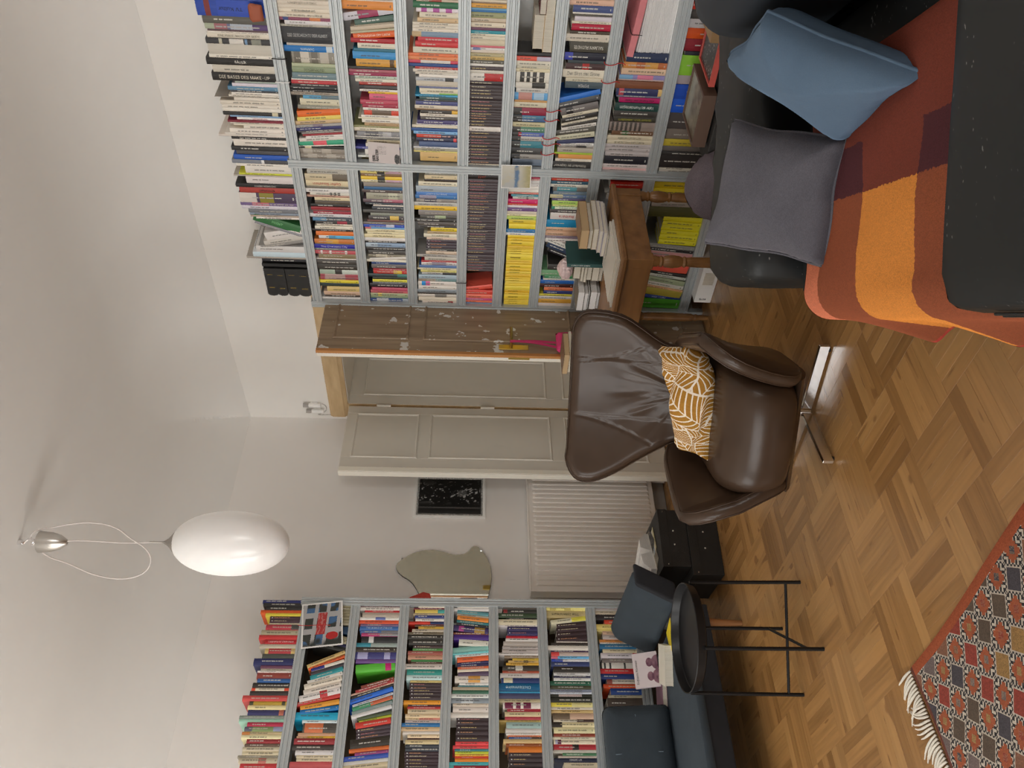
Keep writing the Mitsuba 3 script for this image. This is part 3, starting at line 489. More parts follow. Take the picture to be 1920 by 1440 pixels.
F4:2534,2556,166,8e8e84;2556,2581,169,e0cfa8;2581,2596,170,2f241c;2596,2623,201,e4dcc2;2623,2661,215,a4b0ba;2661,2682,213,4f80c4;2682,2704,220,3f78b4,,,.1-.5-9a90a8;2704,2724,215,8f8984,,,.2-.5-3a3a50;2725,2749,230,c5c4bd;2749,2777,233,ecc02c;2776,2811,206,8b8581;2811,2831,198,52504a,,,.4-.7-a8b890;2832,2855,237,34322e;2854,2881,211,5e5854;2881,2894,200,3f3d3b;2893,2917,142,e8cc30;2917,2933,160,b8a27c;2934,2959,181,e6dfc8;2959,2976,166,dcc4b0;2976,2997,167,4a4048,,tb;2997,3017,167,4a4048,,tb;3017,3038,168,484048,,tb;3038,3057,171,3c3a38;3057,3080,172,d8c4ae;3082,3101,223,b0aca6;3100,3127,181,c4beb2;3128,3141,200,b03438;3141,3163,200,d8d2d0,,,.3-.7-9088a0;3163,3181,213,5c78a8;3181,3195,223,ddd2b0;3195,3215,205,d8d080;3215,3231,199,b4b4b2,,,.6-1-3a3836;3232,3262,218,a8bcc8;3262,3285,219,6f8f92,,,0-.45-9a8a78;3285,3316,223,e4dcd4,,,.1-.2-2a90d8|.2-.31-d45a9c;3316,3343,221,e2ddd4;3343,3368,231,8a949c;3368,3385,225,4a4642;3385,3408,229,d4ccc0,,,.45-.75-7a7670;3408,3436,223,e4dac6;3436,3457,202,cfc2b4,,,.75-.9-8a2020
F5:2537,2570,167,221c1a;2570,2594,169,4a4044,,tb;2594,2611,169,4a4044,,tb;2611,2629,168,4a4044,,tb;2629,2647,168,4a4044,,tb;2647,2666,168,4a4044,,tb;2666,2680,168,4a4044,,tb;2680,2696,167,4a4044,,tb;2696,2717,167,4a4044,,tb;2717,2737,167,4a4044,,tb;2737,2752,167,4a4044,,tb;2752,2771,166,4a4044,,tb;2771,2794,166,4a4044,,tb;2794,2813,166,4a4044,,tb;2813,2834,166,4a4044,,tb;2834,2854,165,4a4044,,tb;2854,2867,165,4a4044,,tb;2867,2882,165,4a4044,,tb;2882,2895,165,4a4044,,tb;2895,2917,164,4a4044,,tb;2917,2935,164,4a4044,,tb;2935,2953,164,4a4044,,tb;2953,2970,170,4a4045,,tb;2970,2986,171,4a4045,,tb;2986,3006,171,4a4045,,tb;3006,3024,171,4a4045,,tb;3024,3040,171,4a4045,,tb;3040,3072,171,4a4045,,tb;3072,3100,171,4a4045,,tb;3100,3121,171,4a4045,,tb;3121,3140,172,4a4045,,tb;3140,3161,172,4a4045,,tb;3162,3183,172,4a4045,,tb;3183,3197,172,4a4045,,tb;3308,3340,171,e05a48,10;3340,3373,172,d8483c;3373,3403,170,ee7a62;3403,3421,170,c04a80;3421,3440,170,e8785a;3440,3453,170,3a7ab0
F6:2545,2555,165,b84058;2555,2565,165,e0b0a8;2567,2589,169,d8d4d0;2589,2605,168,dcd8d4;2605,2624,167,e6e2da;2624,2644,163,e4e0d6;2644,2655,157,d88a7c;2655,2669,143,4a94a4;2668,2687,134,d4d0c8,,,.55-.62-3a3a3a;2688,2716,172,cf2a68;2716,2726,170,cf4a30;2726,2741,158,e4e0e4;2742,2764,168,6a4c80;2764,2785,167,d8cdb8;2785,2798,161,ece4b8;2798,2819,171,bcd468;2819,2849,147,e2c83c,,yb;2849,2882,145,f0d840,,yb;2883,2908,171,2f74ac;2908,2926,163,e4e4e0;2926,2947,147,f0d040,,yb;2947,2967,147,ecc838,,yb;2967,3001,147,f2d244,,yb;3001,3019,147,e0bc3c,,yb;3019,3030,147,e8c83c,,yb;3030,3047,147,f0d040,,yb;3047,3063,147,f2d650,,yb;3063,3105,148,f4d848,,yb;3105,3119,147,e4c040,,yb;3119,3138,147,e6c23c,,yb;3138,3164,147,f0d040,,yb;3164,3188,147,ecc636,,yb;3188,3208,147,f2d454,,yb;3208,3232,147,e2bc38,,yb;3232,3247,147,ecca40,,yb;3247,3266,147,f0d04a,,yb;3266,3281,146,f2d65a,,yb;3281,3298,147,f0d040,,yb;3298,3331,147,f4d84c,,yb;3331,3351,147,e4b830,,yb;3351,3366,146,ecc840,,yb;3366,3400,147,f0d040,,yb;3400,3410,146,e6c236,,yb;3410,3425,146,f2d44c,,yb;3425,3441,146,f0d040,,yb;3441,3462,146,f0d648,,yb
F7:2547,2563,193,c84430;2563,2582,194,2f5468;2582,2600,196,d8d4c8;2600,2626,180,6d6862,,,.12-.7-4f8c98;2626,2647,177,6b7d8c;2647,2671,192,5d7498,,,0-.36-c8bf98;2671,2688,179,565070;2688,2714,177,b4d468;2713,2724,173,d8dc90;2724,2740,177,3a9070,,,.1-.85-e0ead0;2740,2764,183,4a4444;2764,2810,178,dcd6d0;2811,2861,197,1d86b4;2862,2891,214,dcb494;2891,2921,218,d4ac8e;2921,2941,219,8a7a88;2941,2969,193,e0d8d4;2969,3003,187,e6e4dc,-24;3003,3041,172,2a3c58,-24;3041,3072,163,22222a,-24;3127,3167,161,3a3834;3168,3212,215,6f9f74;3211,3232,174,3f8a5c;3232,3244,181,dcd8cc;3244,3273,195,1f62b0;3274,3303,218,3d1a18;3302,3327,169,dc7c54;3327,3352,170,2a3670;3353,3370,197,d8cc48;3371,3394,223,d6d2cc;3394,3426,196,dba43c;3426,3452,195,dcd0c8
F8:2554,2594,171,c43026;2594,2612,170,2a2625;2613,2626,193,9a9690;2626,2668,178,c9c3bf;2668,2727,139,4a4038;2727,2790,136,8a8478;2790,2862,121,3a4450;2863,2955,121,b0a894;2955,3051,101,5a3a34;3051,3149,93,c0b8a8;3150,3251,91,44403c;3252,3343,84,a89c8c;3344,3421,78,384038
F9:2548,2584,313,e8d020;2585,2625,312,e8d020;2625,2666,310,e06a10;2666,2701,298,a09890;2702,2768,338,4a4a18;2766,2798,213,e8e024,-3;2798,2827,213,e8e024,-3;2827,2860,213,e8e024,-3;2860,2890,213,e8e024,-3;2890,2923,213,e8e024,-3;2924,2957,213,e8e024,-3;2959,2989,285,8e8e88,-5;2989,3008,271,1c1a1a,-5;3009,3047,273,d8d0cc,-5,,0-1-c08a88;3048,3063,280,8a2030,-5;3063,3083,277,3a6aa0,-5;3082,3158,241,e05a48,-5;3158,3182,223,2a2826,-9;3182,3202,225,c8ccc0,-9;3203,3240,261,9aa584,-11;3240,3273,261,ccc8bc,-11;3273,3286,257,d8a878,-11;3286,3341,264,a8983a,-9;3341,3367,264,22387a,-5;3368,3441,271,4fa02c,-1
L1:2363,2343,236,2a3068;2343,2322,229,2c2a2a;2322,2299,210,2c2a2a;2299,2278,237,d05a24;2279,2260,206,e6d44c;2260,2242,177,4a3840,,tb;2242,2219,175,4a3840,,tb;2219,2206,175,cfc6b0;2206,2176,189,b03a48,,,.76-1-4a4a48;2176,2144,211,b0a88e;2144,2116,218,c83a3c;2116,2088,180,b0242c;2088,2064,205,c0b8a6;2064,2033,171,a83a40,,,0-.12-c8b070|.85-1-c8b070;2033,2004,180,4c504a;2004,1966,221,282d5c;1966,1947,178,6b4258;1947,1934,175,b8b0a0;1934,1923,190,ddd9d4;1923,1888,189,8a3f38;1888,1867,181,2f5a94;1867,1838,203,302c28;1837,1820,204,d8d0bc,,,0-.1-d04a30|.87-1-d04a30;1820,1795,209,36302e;1795,1764,243,c04a48;1764,1741,201,b89a3c,,,0-.1-4a4a30|.86-.95-4a4a30;1741,1718,206,e0d4a0;1718,1688,201,33325e,,,.82-.95-a86050;1688,1670,241,7d8880;1670,1651,240,9cc8b4;1651,1628,191,a82c48;1628,1603,201,7a8a5c,,,0-.2-5a5a6a|.75-1-8a90b0;1603,1585,211,d0c098,,,0-.2-d08a50;1585,1563,210,e6dcb0;1563,1542,178,8c2f34;1542,1525,185,6a584c;1525,1502,192,c2b8a0;1502,1482,191,ccc2a4;1482,1468,210,8d8878;1468,1441,200,b8ae96,,,.5-.7-b06a60;1441,1407,189,b8383c
L2:2342,2322,279,8f876c;2322,2303,276,958d70;2303,2285,274,8f876c;2285,2264,271,958d70;2264,2244,268,8f876c;2244,2226,265,9a9276;2226,2208,263,a8a088;2208,2162,221,24405c,5;2162,2140,217,9a9276,14;2140,2117,207,b0a88c,14;2117,2095,198,26264a,14;2095,2066,195,2a2a28,14;2014,1991,200,c8ac70,-24;1991,1975,193,e0622c,-22;1976,1957,176,d8d4c8,-18,,0-.4-2a2a78;1957,1936,176,3a343a,-18;1936,1908,174,2a8c94,-18;1908,1884,187,e0ddd6,-17;1884,1854,200,d8d0c0,-15;1854,1821,199,d4ccc2,-15;1821,1783,217,dcd8d6,-14,,.5-.68-b8343a;1783,1760,244,c03a34,-13;1760,1731,205,e09c38,-11;1731,1705,204,1a6cac,-8;1705,1665,239,189cc0;1665,1648,187,c8d8dc;1648,1598,179,4a4640,,,.05-.6-c87048;1598,1581,199,c49a7c;1581,1568,205,e0b838,,,0-.28-d0a888;1568,1537,214,8e2f34;1537,1508,220,3f3936;1508,1483,199,d4d2d2;1483,1467,190,d8ccae;1467,1451,188,d4c8ac;1451,1417,220,c85a5e
L3:2339,2322,233,5a2428;2322,2301,234,d8d0c8;2302,2288,204,b82c30;2288,2259,215,b0a496;2259,2241,228,e6e2dc,,,.4-.65-6a78b8;2241,2219,232,d85434;2219,2203,221,7a6080;2203,2178,223,3a68a8;2178,2160,217,4868a0,,,.55-1-7a7a80;2160,2141,209,b04070,,,.5-1-8a8c90;2141,2102,206,2a2a2c,,,.2-.34-d0d0d0;2102,2076,230,9aa8a4,,,0-.35-3a8ca0;2076,2046,230,3a322c;2046,2005,230,40407a,,,.05-.3-a8a8d0|.7-.85-a8a8d0;2005,1981,225,6a4a88;1981,1934,219,5ab83c,-5,,.75-.9-c02070;1880,1859,177,8a4438,-17;1859,1841,205,9a3434,-18;1841,1829,232,d0ab98,-18;1829,1814,225,2e2a28,-19;1814,1784,240,2a68cc,-19;1784,1767,214,bcc0cc,-19;1767,1744,212,3e8a64,-18,,.45-1-c06040;1743,1720,212,8a9c9c,-17;1720,1697,213,d4d4d4,-16;1697,1680,182,4e5a44,-12;1680,1666,172,b4bc38,-12;1666,1632,186,c43a2e,-10;1632,1610,181,443840,-9,tb;1610,1590,178,443840,-9,tb;1590,1574,177,443840,-8,tb;1574,1524,204,302a22,-7;1524,1503,208,c8642c,-6;1503,1487,176,8a3a6c,-6;1486,1460,241,3450a8,-6;1460,1441,232,d4d4d0,-6;1441,1417,229,dccfac,-6
L4:2360,2322,154,e0d6c0;2322,2311,181,6d2c30;2311,2288,173,d8c060,,,.78-1-4aa098;2288,2274,182,b8a888;2274,2254,171,35407c;2254,2236,167,dcdad4;2235,2217,209,c83a2c,,,.62-1-24305c;2217,2204,168,5a4030;2204,2188,147,d0a83c;2187,2169,182,b8ae9c;2169,2153,208,6a604e;2153,2125,204,35332e;2125,2090,196,34322e;2090,2071,170,4a3a3a,,tb;2071,2055,172,4f8c48;2055,2033,198,9a564c;2033,2004,196,c09078;2004,1992,177,3f7c44;1992,1979,176,5a443a;1979,1948,222,c9c0b8;1948,1916,196,2c8a80;1916,1885,197,c4e0e0;1885,1872,175,c8b878;1872,1850,177,403438,,tb;1850,1833,176,403438,,tb;1833,1818,175,403438,,tb;1818,1800,174,403438,,tb;1800,1774,172,403438,,tb;1774,1750,203,e0982c;1751,1739,178,4a3038;1739,1726,180,a82c30;1726,1698,177,d0c0a0;1698,1678,189,d8c4a0;1678,1667,188,d0887c,,,0-.4-d8c8a0;1667,1650,187,bcb0ac;1650,1630,206,2c6ca4;1630,1608,218,d0b48c;1608,1591,197,d8d2c8;1591,1572,170,e0cca8;1572,1563,170,4a342c;1563,1539,180,ccbc90;1539,1521,178,3a4048;1521,1503,177,3a4048;1503,1485,179,42343a,,tb;1485,1471,178,42343a,,tb;1471,1449,176,42343a,,tb;1449,1436,175,42343a,,tb;1436,1417,174,42343a,,tb
L5:2349,2325,185,dcd4c4;2324,2304,216,ddd8d4;2304,2280,184,5a9098,6;2280,2267,187,b8b0a0,6;2267,2240,183,df8838,6;2240,2220,186,3a8088,6;2220,2207,188,2c2c30,6;2206,2170,203,3c3060,6,,.15-.3-a04080|.6-.9-a08040;2170,2157,221,7a4028,1;2157,2124,202,4a2c80;2125,2086,170,dcdcd0,4;2086,2052,212,8ac0b8,-6;2052,2041,211,7ad0d4,-5;2041,2025,189,d8e0e0,-5;2025,1995,177,e0683c,-5;1995,1981,176,33305c,-5;1981,1966,176,33305c,-4;1966,1952,175,c8603c,-3;1952,1935,175,e0d4c0,-3;1935,1912,171,5a4a60,-2;1912,1874,189,ddd6cc,,,.4-.75-d8a050;1874,1857,164,e0e0dc;1857,1850,170,4a7880;1850,1830,199,b8a890;1830,1811,201,3a6450;1811,1787,206,d8dcd8;1787,1757,214,8a949c,,,.3-.6-c0c8cc;1758,1740,196,cfc4b4;1740,1708,195,dcd4cc;1708,1679,209,d8d4cc;1679,1665,174,3c3034,,tb;1665,1639,173,3c3034,,tb;1639,1614,172,3c3034,,tb;1614,1586,175,3c3034,,tb;1586,1553,174,3c3034,,tb;1553,1534,176,d8484c;1534,1517,189,d04448;1517,1503,178,3f8088;1503,1490,177,c0cc40;1490,1479,177,f0b040;1479,1467,177,cc4430;1467,1449,176,ee8a28;1449,1432,208,48b0b8;1432,1407,181,a83040
L6:2341,2317,201,4a423a;2317,2293,198,2c2a26,,,0-.12-7a2020;2293,2263,233,34462f;2263,2253,182,2a2826;2253,2219,239,d8d0b4;2219,2209,239,e0dcdc;2209,2181,175,36305a,,tb;2181,2153,176,36305a,,tb;2153,2137,184,b02434;2137,2119,187,d8d4d0;2119,2088,200,bcb4ac;2088,2072,206,b0a8a4;2072,2050,208,b0a8a4;2049,2034,240,d8d4d0;2034,2018,194,8a7a68;2018,2005,149,c8a83c;2005,1990,173,d0b06c,,,.5-.66-5a4a30;1990,1975,186,d8a840;1975,1944,204,3a342c,,,.35-.55-c8c4b8;1944,1930,207,a04a34;1930,1900,220,d4d0cc;1900,1872,214,2a3868,,,.06-.3-cfc9ac;1872,1824,235,0f5c88;1824,1816,235,3a90b8;1816,1783,229,484866;1783,1763,229,b4a888;1763,1729,206,e0d8d0,,,.05-.27-6a2040|.35-.47-6a2040|.55-.75-6a2040;1730,1712,183,9c2634;1712,1686,196,d4c49c;1686,1669,195,b04450;1669,1657,231,b09858;1657,1624,188,9ab4b0;1624,1598,193,d4d0cc;1598,1587,190,e4e0d8;1587,1578,182,e0825a;1578,1567,176,304c84,,,.66-1-4a3a34;1567,1544,205,ccb07c;1544,1529,191,8a4a24;1529,1498,177,cc7428;1498,1474,176,40363a,,tb;1474,1450,176,40363a,,tb;1450,1427,177,40363a,,tb;1427,1407,179,3a3034,,tb
L7:2344,2313,249,e8d888,,,.15-.3-b8a860|.5-.65-b8a860;2313,2266,237,b8a878;2266,2237,207,d8d4b8,-8,,.6-1-d8d050;2237,2212,174,3a2a2e,-5,tb;2212,2182,175,3a2a2e,-5,tb;2182,2156,177,3a2a2e,-5,tb;2156,2120,179,3a2a2e,-4,tb;2120,2113,183,d0c8c0;2113,2094,214,3a3430;2094,2065,237,dcd6cc;2065,2055,217,3c2848;2055,2031,217,c8b8b0,,,0-.22-d04848;2031,2015,218,6cb4e8,,,0-.18-d87080;2015,1998,216,d8d8dc,,,0-.3-2c44a8;1998,1968,220,3a4470;1968,1935,206,302c28;1935,1915,208,d8d8d8;1915,1905,209,34344c;1905,1886,209,ecebe0;1886,1860,230,2a5c48;1860,1839,230,4a4a38;1839,1822,232,8a94a8;1822,1810,234,d0d8f0;1810,1796,232,2c2e26,,,.2-.76-b8a8a4;1796,1764,230,2c2e26;1764,1741,231,d8d090,,,0-.5-e0d050;1741,1725,232,d8d0c0;1725,1706,250,d0b47c;1706,1673,224,c8a890,,,0-.42-6a5a48;1673,1658,221,d0c8b4,,,.58-1-4a3a34;1658,1630,230,e0d4a8,,,0-.24-2f2a24;1630,1596,223,e8dcae;1596,1579,225,8a4030;1579,1564,240,e0dac0;1564,1540,226,e4d8c0,,,.04-.18-a8a8c0|.1-.18-5a2040;1540,1513,228,a83038,,,.45-.6-2a2020;1513,1495,234,c8c4b8;1495,1481,181,4a7a58;1481,1469,205,c0b4a8;1469,1447,228,24283c;1447,1420,176,d8ccb0
L8:2355,2327,228,a87068,,,.5-1-b03040;2327,2313,230,b0a8a0;2313,2291,228,bcae98;2291,2255,218,2e282a;2255,2228,173,c4442c;2228,2195,239,e0cc78,,,.5-.8-3a3a30;2195,2185,238,e4d488;2185,2162,189,c8a890;2162,2134,191,b8aca8;2134,2116,212,cc8444;2116,2106,210,d8d0c4;2106,2075,215,2f6890;2075,2051,198,d4c8a8;2051,2020,213,d4ccd0,,,.88-1-b83030;2021,1994,206,7a706c,,,.86-1-c03828;1994,1959,209,d8d4cc,,,.05-.1-3a3a3a|.2-.25-3a3a3a|.6-.65-3a3a3a|.85-.9-3a3a3a;1959,1928,227,c03438;1928,1897,230,2a3c74;1897,1870,190,d0c8bc,,,0-.16-8a4a40;1869,1845,212,cc4f28;1845,1809,174,24407c;1809,1791,189,b0a890;1791,1729,198,4a4038;1729,1665,210,8a8070;1665,1599,216,403430;1599,1530,222,7a3a34;1530,1469,228,b0a48c;1469,1421,233,2e3848'''
TITLES = {('N1', 5): ('EINE FRAGE (NACH) DER GESTE', 'd', '6a6050'), ('N1', 9): ('Musik', 'd', 'e8e4dc'), ('N1', 11): ('DIE BASIS DES MAKE-UP', 'd', 'e8e0d0'), ('N1', 25): ('THEATER DER ZEIT', 'u', 'b03048'), ('N1', 44): ('DAS EWIGE ARCHIV', 'u', 'd8d4d0'), ('N1', 45): ('simultan', 'u', '3a2020'), ('N1', 0): ('TV Kultur', 'u', '10183c'), ('N2', 0): ('TANGO AUF DEM WESPEN', 'u', '8a8274'), ('N2', 2): ('DAS BRENNENDE BILD', 'u', '2a2622'), ('N2', 3): ('Bildern der Texteme (z.B.)', 'u', '6a6258'), ('N2', 7): ('DIE GESCHICHTE DER KUNST', 'd', 'c8c8c8'), ('N2', 9): ('DuMonts', 'u', 'd8e4ee'), ('N2', 12): ('GUTENBERGS', 'u', '5a664e'), ('N3', 7): ('Philosophie der Liebe', 'd', 'f4dcc8'), ('N7', 9): ('SALMAN RUSHDIE', 'u', 'e0dcd4'), ('N7', 13): ('Der Sinn der Sinne', 'd', '6a665e'), ('N7', 15): ('PIPER', 'u', 'e0dcdc'), ('N7', 33): ('Wörterbuch der Gegenwart', 'u', 'c8c4bc'), ('N8', 9): ('Vater als Fremdenlegion', 'u', 'e0e4e0'), ('N8', 11): ('DIE KUNST DES 20. JAHRHUNDERTS', 'u', 'b0a840'), ('N8', 14): ('AKTUELLES DENKEN', 'u', '6a6454'), ('N8', 15): ('KUNST UND PHILOSOPHIE', 'u', '6a6454'), ('N8', 8): ('die Kunst der Oper', 'u', '40081c'), ('F2', 3): ('Opfer Baustein', 'u', 'a84030'), ('F2', 24): ('The Cinematic City', 'd', 'd8d8f0'), ('F3', 19): ('Aesthetics of Film', 'u', '6a6040'), ('F3', 21): ("L'analyse du film", 'u', '5a5030'), ('F4', 8): ('Narration in the Fiction Film', 'd', '3a3a3a'), ('F4', 5): ('TRAUM UND KLARHEIT', 'u', 'd8e4f4'), ('F4', 17): ('THE AMERICANS', 'd', '5a564c'), ('F5', 0): ('JAZZ', 'u', 'b04028'), ('F7', 11): ('Barbara', 'u', 'b04038'), ('L3', 7): ('THE WORLD OF THE EYE', 'd', 'c8d4e8'), ('L6', 22): ('Dictionnaire', 'u', 'd0e4f0'), ('L7', 27): ('The Power of Place', 'd', '4a3a20'), ('L7', 1): ('The Interviews', 'u', '4a4430'), ('L7', 39): ('EDMUND LEE', 'd', 'd8d8dc'), ('L1', 11): ('Lessons of Darkness', 'd', 'e8c8c8'), ('N1', 53): ('POINT', 'd', '8ac890'), ('F9', 23): ('2015 - 2016', 'u', 'c8ccd8')}
def colour_name(c):
    r, g, b = c; mx, mn = max(c), min(c); s = (mx - mn) / (mx + 1e-6); v = mx
    import colorsys
    h = colorsys.rgb_to_hsv(r, g, b)[0] * 360
    if v < .26: return 'black' if s < .45 else 'very dark'
    if s < .13: return 'white' if v > .82 else 'pale grey' if v > .62 else 'grey' if v > .38 else 'charcoal'
    if s < .28 and 15 < h < 75: return 'cream' if v > .8 else 'beige' if v > .62 else 'taupe' if v > .4 else 'dark brown'
    if h < 14 or h > 345: return 'dark red' if v < .62 else 'salmon' if s < .5 else 'red'
    if h < 40: return 'orange' if s > .62 and v > .7 else 'brown' if v < .62 else 'tan'
    if h < 68: return 'yellow' if s > .45 and v > .75 else 'cream' if v > .8 else 'khaki'
    if h < 165: return 'dark green' if v < .42 else 'green' if s > .25 else 'pale green'
    if h < 200: return 'dark teal' if v < .4 else 'teal' if s > .4 else 'pale blue'
    if h < 255: return 'navy' if v < .45 else 'blue' if s > .4 else 'slate blue'
    if h < 300: return 'dark purple' if v < .45 else 'purple' if s > .3 else 'lilac'
    return 'plum' if v < .5 else 'magenta' if s > .5 else 'pink'
ORD = ['', 'first', 'second', 'third', 'fourth', 'fifth', 'sixth', 'seventh', 'eighth', 'ninth', 'tenth']
def nth(i):
    return ORD[i] if i <= 10 else f"{i}{'th' if i % 100 in (11, 12, 13) else {1: 'st', 2: 'nd', 3: 'rd'}.get(i % 10, 'th')}"
def spine_mesh(t, h, base, bands, bulge, marks):
    """spine: bulged front with colour bands; local x depth, y thickness, z height"""
    ny = 5; yy = np.linspace(0, t, ny); xx = -bulge * (1 - (2 * yy / t - 1) ** 2)
    cuts = [(0, 1, base)]
    for a, b, c in bands:
        nxt = []
        for p, q, k in cuts:
            if q <= a or p >= b: nxt.append((p, q, k)); continue
            if p < a: nxt.append((p, a, k))
            nxt.append((max(p, a), min(q, b), c))
            if q > b: nxt.append((b, q, k))
        cuts = nxt
    v, f, c = [], [], []
    for p, q, k in cuts:
        o = len(v)
        for fr in (p, q):
            z = h * (1 - fr)
            for i in range(ny): v.append((xx[i], yy[i], z)); c.append(k)
        for i in range(ny - 1): f += [[o + i, o + ny + i + 1, o + ny + i], [o + i, o + i + 1, o + ny + i + 1]]
    for y0, y1, f0, f1, k in marks:
        o = len(v)
        for y, fr in ((y0, f0), (y1, f0), (y1, f1), (y0, f1)):
            v.append((-bulge * (1 - (2 * y / t - 1) ** 2) - .0005, y, h * (1 - fr))); c.append(k)
        f += [[o, o + 1, o + 2], [o, o + 2, o + 3]]
    return np.array(v), np.array(f), np.array(c)
def book_mesh(t, d, h, base, bands, marks, hard):
    bulge = min(.0035, t * .12)
    sv, sf, sc = spine_mesh(t, h, base, bands, bulge, marks)
    cth = min(.0022 if hard else .0008, t * .2)
    bv, bf = [], []
    a = box(0, d, 0, cth, 0, h, 0); b = box(0, d, t - cth, t, 0, h, 0)
    top = np.array([(0, 0, h), (0, t, h)] + [(-bulge * (1 - (2 * y / t - 1) ** 2), y, h) for y in np.linspace(0, t, 5)])
    cap = (top, np.array([[1, 0, 2], [1, 2, 3], [1, 3, 4], [1, 4, 5], [1, 5, 6]])[:, ::-1])
    low = (top - [0, 0, h], cap[1][:, ::-1])
    bv, bf = join([a, b, cap, low])
    cov = (np.vstack([sv, bv]), np.vstack([sf, bf + len(sv)]), np.vstack([sc, np.tile(base, (len(bv), 1))]))
    g = .003 if hard else .0003
    return cov, box(.0006, d - g, cth, t - cth, g, h - g, 0)
def side(c0, c1): return np.asarray(c0) * .35 + np.asarray(c1) * .65
GAIN_R, GAIN_L = 1.0, 1.12
all_books = []
for line in BOOKS.strip().split('\n'):
    rw, ents = line.split(':')
    ents = [e.split(',') for e in ents.split(';')]
    for i, e in enumerate(ents):
        y0, y1, h = float(e[0]) / 1000, float(e[1]) / 1000, float(e[2]) / 1000
        e += [''] * (7 - len(e)); c = e[3]; tilt = float(e[4] or 0); fl = e[5] if len(e) > 5 else ''
        bands = [x.split('-') for x in e[6].split('|')] if len(e) > 6 and e[6] else []
        all_books.append(dict(row=rw, i=i, n=len(ents), y0=y0, y1=y1, h=h, c=c, tilt=math.radians(tilt), fl=fl, bands=[(float(a), float(b), k) for a, b, k in bands]))
def score(b):
    th = abs(b['y1'] - b['y0']); dist = math.hypot(3.7, (b['y0'])) if b['row'][0] != 'L' else math.hypot(4.6, b['y0'])
    return th * b['h'] / dist ** 2 * (9 if (b['row'], b['i']) in TITLES else 1)
kinds = {'tb': 'paperback', 'yb': 'booklet'}
pool = [b for b in all_books if not b['fl']]
chosen = {id(b) for b in sorted(pool, key=score, reverse=True)[:300]} | {id(b) for b in all_books if b['fl']}
rnd = random.Random(3)
stuff_v, stuff_f, stuff_c, so = [], [], [], 0
LV = dict(zip('123456789', ('top', 'second', 'third', 'fourth', 'fifth', 'sixth', 'seventh', 'eighth', 'bottom')))
SH = {'1': 'on top of the {}', '2': 'on the second level of the {}', '3': 'on the third level of the {}', '4': 'on the fourth level of the {}', '5': 'on the fifth level of the {}', '6': 'on the sixth level of the {}', '7': 'on the seventh level of the {}', '8': 'on the eighth level of the {}', '9': 'on the bottom level of the {}'}
